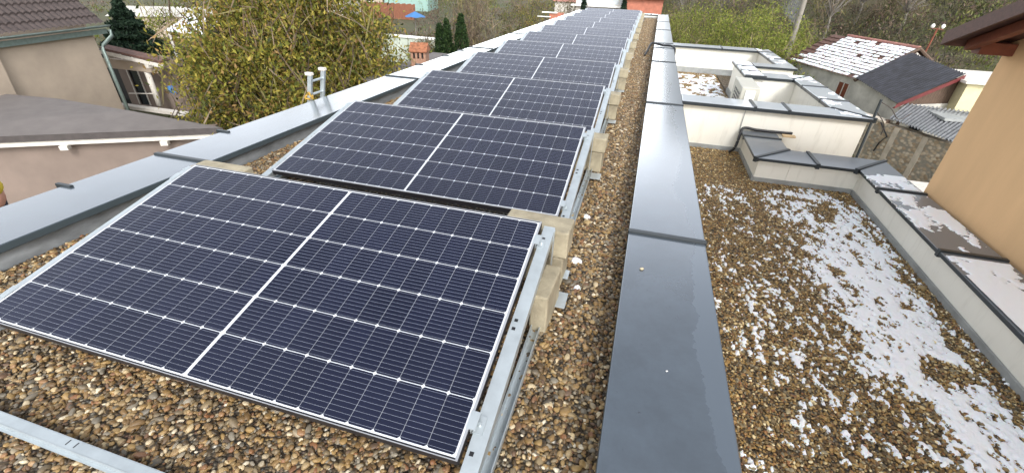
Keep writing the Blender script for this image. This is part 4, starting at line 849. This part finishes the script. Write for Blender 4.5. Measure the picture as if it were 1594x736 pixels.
# the big yellow-green tree beyond the left coping
tree('yellow_leaf_tree', -8.7, 9.8, (-8.65, 9.65, -1.35), (2.75, 2.5, 2.55), 240, 540, .34, .108, YEL, YW, "large spreading tree with yellow green autumn leaves beyond the left coping", 'tree', trunk=.17, n_l=90, split=(0, 0, .7), twigs=14, shell=.15)
# dark spruce
def conifer(name, x, y, h, r, n, size, pal, label, cat, group=None, power=1.0, flat=.0):
    zb = gz(x, y); root = empty(name, (x, y, zb), 0, label, cat, group); MB().tube([(0, 0, 0), (0, 0, h*.95)], [.09, .02], 7).build('trunk', M['bark'], root)
    t = RNG.random(n)**.8; rr = r*(1-t**power)*(.75+.25*RNG.random(n)**.3)+.03; th = RNG.uniform(0, 6.283, n); lay = .0 if not flat else flat*np.sin(t*60)*rr*.3
    P = np.stack([np.cos(th)*(rr+lay), np.sin(th)*(rr+lay), .15+t*(h-.15)], 1); P += RNG.normal(size=P.shape)*.035
    quads('crown', leafquads(P, size, .4, (0, 0, 1), .35), pick(n, pal), M['leaf'], root); return root
conifer('spruce_tree', -20.3, 14.0, 3.65, 1.75, 15000, .16, DRK, "dark blue green spruce behind the tiled house", 'tree', flat=1)
for (x, y, h, r, w) in ((-8.25, 18.3, 3.15, .30, "left"), (-7.87, 18.2, 3.35, .33, "middle"), (-7.13, 18.0, 3.6, .40, "right and tallest")):
    conifer('arborvitae', x, y, h, r, 6000, .10, [(.022, .05, .014), (.034, .07, .02), (.014, .03, .01), (.05, .085, .022)], f"{w} of the three narrow dark green conical shrubs beyond the coping", 'shrub', 'conical evergreen shrubs', power=2.6)
conifer('dark_conifer', -4.05, 33.0, 4.0, .75, 2500, .16, DRK, "small dark conifer left of the white glazed building", 'tree')
conifer('dark_conifer', -1.35, 33.0, 4.0, .85, 2500, .16, DRK, "small dark conifer between glazed building and brick house", 'tree')
# brownish and olive shrubs behind the left coping
spots = [(-9.5, 24, 1.6, 'BRN', "bare brown shrub right behind the tallest conical shrub"), (-7.2, 25, 1.5, 'OLV', "olive shrub next in line after the bare brown shrub"), (-6.0, 22.5, 1.3, 'BRN', "brown leafless shrub close to the left coping"), (-11.5, 31, 2.0, 'BRN', "tall brown bush at the top edge behind the conical shrubs"),
         (-8.6, 33, 1.9, 'OLV', "wide olive bush near the middle of the far gardens"), (-6.2, 28.5, 1.7, 'YEL', "yellow green bush beyond the left coping"), (-4.9, 37, 2.0, 'OLV', "olive bush left of the white glazed building"), (-14.0, 38, 2.2, 'BRN', "brown bush right of the blue parasol"),
         (-11.3, 22.2, .9, 'GRN', "low green shrub against the pale garden wall"), (-9.6, 42, 2.4, 'YEL', "yellow olive tree far behind the brown bushes"), (-17.6, 29.5, 1.1, 'BRN', "low brown bush by the board fence"), (-30, 32, 2.0, 'BRN', "brown bush behind the big yellow tree"), (-24, 26, 1.8, 'YEL', "yellow bush half hidden by the big yellow tree"), (-30, 38, 2.0, 'OLV', "olive bush in front of the red roofed house"),
         (-18.5, 22, 1.3, 'OLV', "olive shrub close behind the big tree"), (-26, 20, 1.7, 'GRN', "green bush behind the dark spruce"), (-12.8, 29, .9, 'BRN', "small brown shrub behind the pale garden wall"), (-7.4, 48, 2.2, 'OLV', "olive tree at the top edge above the far panels"),
         (-11.9, 24.4, 1.0, 'OLV', "olive shrub at the right end of the pale garden wall")]
PALS = {'BRN': BRN, 'OLV': OLV, 'YEL': YEL, 'GRN': GRN}
for (x, y, h, pl_, lab) in spots:
    H = h*1.55; z0 = gz(x, y); dens = 60 if pl_ != 'BRN' else 24
    tree('garden_shrub', x, y, (x, y, z0+H*.62), (h*.78, h*.7, H*.50), 26, dens, h*.17, .13, PALS[pl_], None, lab, 'shrub', None, trunk=.045, n_l=16, bark='bark', twigs=26 if pl_ == 'BRN' else 10, shell=.25)
# bright green bushes right of the roof end
gs = [(1.9, 24, 1.5, "green bush nearest the far right end of the main coping"), (3.4, 27, 2.0, "tall yellow green bush behind the courtyard wall"), (5.0, 23, 2.1, "yellow green bush left of the utility pole"), (4.1, 20.5, 1.4, "low green bush beyond the far courtyard coping"), (6.0, 26.5, 2.0, "yellow green bush just behind the utility pole"), (8.2, 28, 1.7, "yellow green bush right of the utility pole"), (4.9, 19.5, .75, "low green bush before the old house"), (5.6, 18.8, 1.1, "small dark green bush beyond the courtyard corner"), (2.8, 33, 1.8, "pale green bush at the far garden edge"), (2.2, 19.5, .9, "small low bush by the right side of the far coping")]
for (x, y, h, lab) in gs:
    z0 = gz(x, y); h *= 1.15; H = h*1.75; tree('green_bush', x, y, (x, y, z0+H*.55), (h*.85, h*.8, H*.48), 50, 170, h*.15, .10, GRN, None, lab, 'bush', 'green bushes right of the roof', trunk=.05, n_l=18, twigs=8, shell=.3)
# bare trees on the slope
for k, (x, y, h) in enumerate(((13.2, 40, 6.5), (15.6, 42, 6.0), (17.4, 39, 5.0), (10.5, 46, 7), (21, 44, 6), (25, 47, 6), (7.0, 50, 6.5), (30, 40, 5), (4.0, 52, 6))):
    lab = ["bare pale tree on the slope straight above the snowy roof's left end", "bare pale forked tree on the slope above the snowy roof", "shorter bare tree on the slope above the snowy ridge", "tall bare tree beside the top of the utility pole", "bare tree on the slope above the mast", "bare tree on the hillside right of the mast", "bare tree above the yellow green bushes", "bare tree on the hillside near the dark eaves", "bare tree above the far end of the coping"][k]
    z0 = gz(x, y); tree('bare_tree', x, y, (x, y, z0+h*.62), (h*.36, h*.36, h*.38), 30, 6, h*.06, .12, BRN, None, lab, 'tree', None, trunk=.10, n_l=30, split=(0, 0, h*.28), bark='barkpale', twigs=22, shell=.5)
# brush that covers the hillside, and the undergrowth of the gardens
def brush(name, pts, hmean, per, size, pals, label, twig=False):
    n = len(pts); hh = hmean*RNG.uniform(.5, 1.5, n); zz_ = -3.8+hill(pts[:, 0], pts[:, 1]); pk = RNG.integers(0, len(pals), n)
    L = []; C = []
    for i in range(n):
        q = RNG.normal(size=(per, 3)); q /= np.linalg.norm(q, axis=1, keepdims=True); q *= RNG.uniform(.4, 1, (per, 1)); q = q*np.array([hh[i]*.8, hh[i]*.8, hh[i]*.6])+np.array([pts[i, 0], pts[i, 1], zz_[i]+hh[i]*.45]); L.append(q); C.append(pick(per, pals[pk[i]]))
    P = np.concatenate(L); C = np.concatenate(C); return tag(quads(name, leafquads(P, size, .30 if twig else .5, (0, 0, 1), .45 if twig else 0), C, M['leaf']), label, None, None, 'stuff')
n = 4200; u = RNG.random(n)**.8; yy = 30+u*110; xx = 2.5+RNG.random(n)*(4+yy*1.25)
HB = [[(.10, .085, .05), (.07, .065, .035), (.13, .105, .06)], [(.08, .085, .035), (.11, .11, .04), (.05, .06, .025)], [(.11, .075, .055), (.07, .05, .04), (.14, .10, .075)], [(.05, .045, .035), (.08, .07, .05), (.035, .035, .025)]]
HB = [[tuple(min(1, v*1.45) for v in c) for c in p] for p in HB]
HB.append([(.15, .17, .035), (.11, .14, .03), (.19, .18, .05)])
brush('hillside_brush', np.stack([xx, yy], 1), 2.0, 100, .24, HB, "brown and olive brush covering the hillside", True)
n = 420; xx = RNG.uniform(-60, 0, n); yy = 30+RNG.random(n)*70; k = (np.abs(xx/yy+.585) > .085) | (yy > 68); xx, yy = xx[k], yy[k]
k = ~((np.abs(xx+35.5) < 7) & (yy < 50)) & ~((xx > -6) & (yy < 42)); xx, yy = xx[k], yy[k]
brush('far_shrubbery', np.stack([xx, yy], 1), 1.5, 60, .30, HB, "shrubbery of the far gardens", True)
n = 900; xx = RNG.uniform(-40, -3.6, n); yy = 12+RNG.random(n)*28; k = ~((xx < -14) & (yy < 14)) & ~((xx > -8) & (yy < 14)); brush('undergrowth', np.stack([xx[k], yy[k]], 1), .38, 22, .16, [BRN, OLV, GRN[:2], BRN], "low dry undergrowth in the gardens", False)
n = 1500; xx = RNG.uniform(3.6, 16, n); yy = RNG.uniform(9, 34, n); ra = (xx-8.07)*.305+(yy-18.8)*-.952; rb_ = (xx-8.07)*.952+(yy-18.8)*.305
k = ~((ra > -4.8) & (ra < 7) & (rb_ > -1.0) & (rb_ < 4.5)); brush('grass', np.stack([xx[k], yy[k]], 1), .22, 26, .10, [[(.06, .11, .02), (.09, .14, .03), (.12, .15, .04)]], "tufts of green grass on the ground right of the building", True)
n = 700; xx = RNG.uniform(1.3, 9, n); yy = RNG.uniform(15, 60, n); brush('grass', np.stack([xx, yy], 1), .3, 30, .15, [[(.09, .13, .025), (.12, .15, .03), (.10, .10, .04)]], "rough grass beyond the far right copings", True)
n = 420; xx = RNG.uniform(10.5, 42, n); yy = RNG.uniform(21, 44, n); ra = (xx-8.07)*.305+(yy-18.8)*-.952; rb_ = (xx-8.07)*.952+(yy-18.8)*.305; k = ~((ra > -5.2) & (rb_ < 5.2)) & (yy > 34-.55*xx)
brush('hillside_brush', np.stack([xx[k], yy[k]], 1), 1.15, 170, .17, HB[:4], "grey brown brush right behind the old house", True)
# pale rubble heap
rh = MB(); r_ = random.Random(3)
for k in range(26): rh.ell((r_.uniform(-1.6, 1.6), r_.uniform(-.8, .8), r_.uniform(0, .35)), (r_.uniform(.12, .4), r_.uniform(.1, .3), r_.uniform(.06, .2)), 6, 4)
o = rh.build('rubble_heap', grained('pale_rubble', (.42, .42, .42), .4, 3, .95, .5, 20)); o.location = (2.1, 28, -2.9); o.scale = (.8, 1, 1); tag(o, "pale heap of rubble with snow beside the far coping", 'rubble heap')

# thin smoke drifting past the pole
def smoke():
    m_ = bpy.data.materials.new('thin_smoke'); m_.use_nodes = True; n = m_.node_tree.nodes; l = m_.node_tree.links; n.clear(); out = n.new('ShaderNodeOutputMaterial'); v = n.new('ShaderNodeVolumePrincipled')
    v.inputs['Color'].default_value = (.75, .8, .9, 1); tcn = n.new('ShaderNodeTexCoord'); nn = n.new('ShaderNodeTexNoise'); nn.inputs['Scale'].default_value = .9; l.new(tcn.outputs['Object'], nn.inputs['Vector'])
    rr = n.new('ShaderNodeValToRGB'); rr.color_ramp.elements[0].position = .42; rr.color_ramp.elements[1].position = .75; rr.color_ramp.elements[1].color = (.28, .28, .28, 1); rr.color_ramp.elements[0].color = (0, 0, 0, 1)
    l.new(nn.outputs[0], rr.inputs[0]); l.new(rr.outputs[0], v.inputs['Density']); l.new(v.outputs[0], out.inputs['Volume'])
    q = MB(); q.ell((0, 0, 0), (.7, .7, 2.3), 16, 12); o = q.build('smoke', m_); o.location = (9.6, 37, .4); o.rotation_euler = (0, R(-38), 0); tag(o, "thin pale smoke drifting from behind the utility pole", None, None, 'stuff')
smoke()
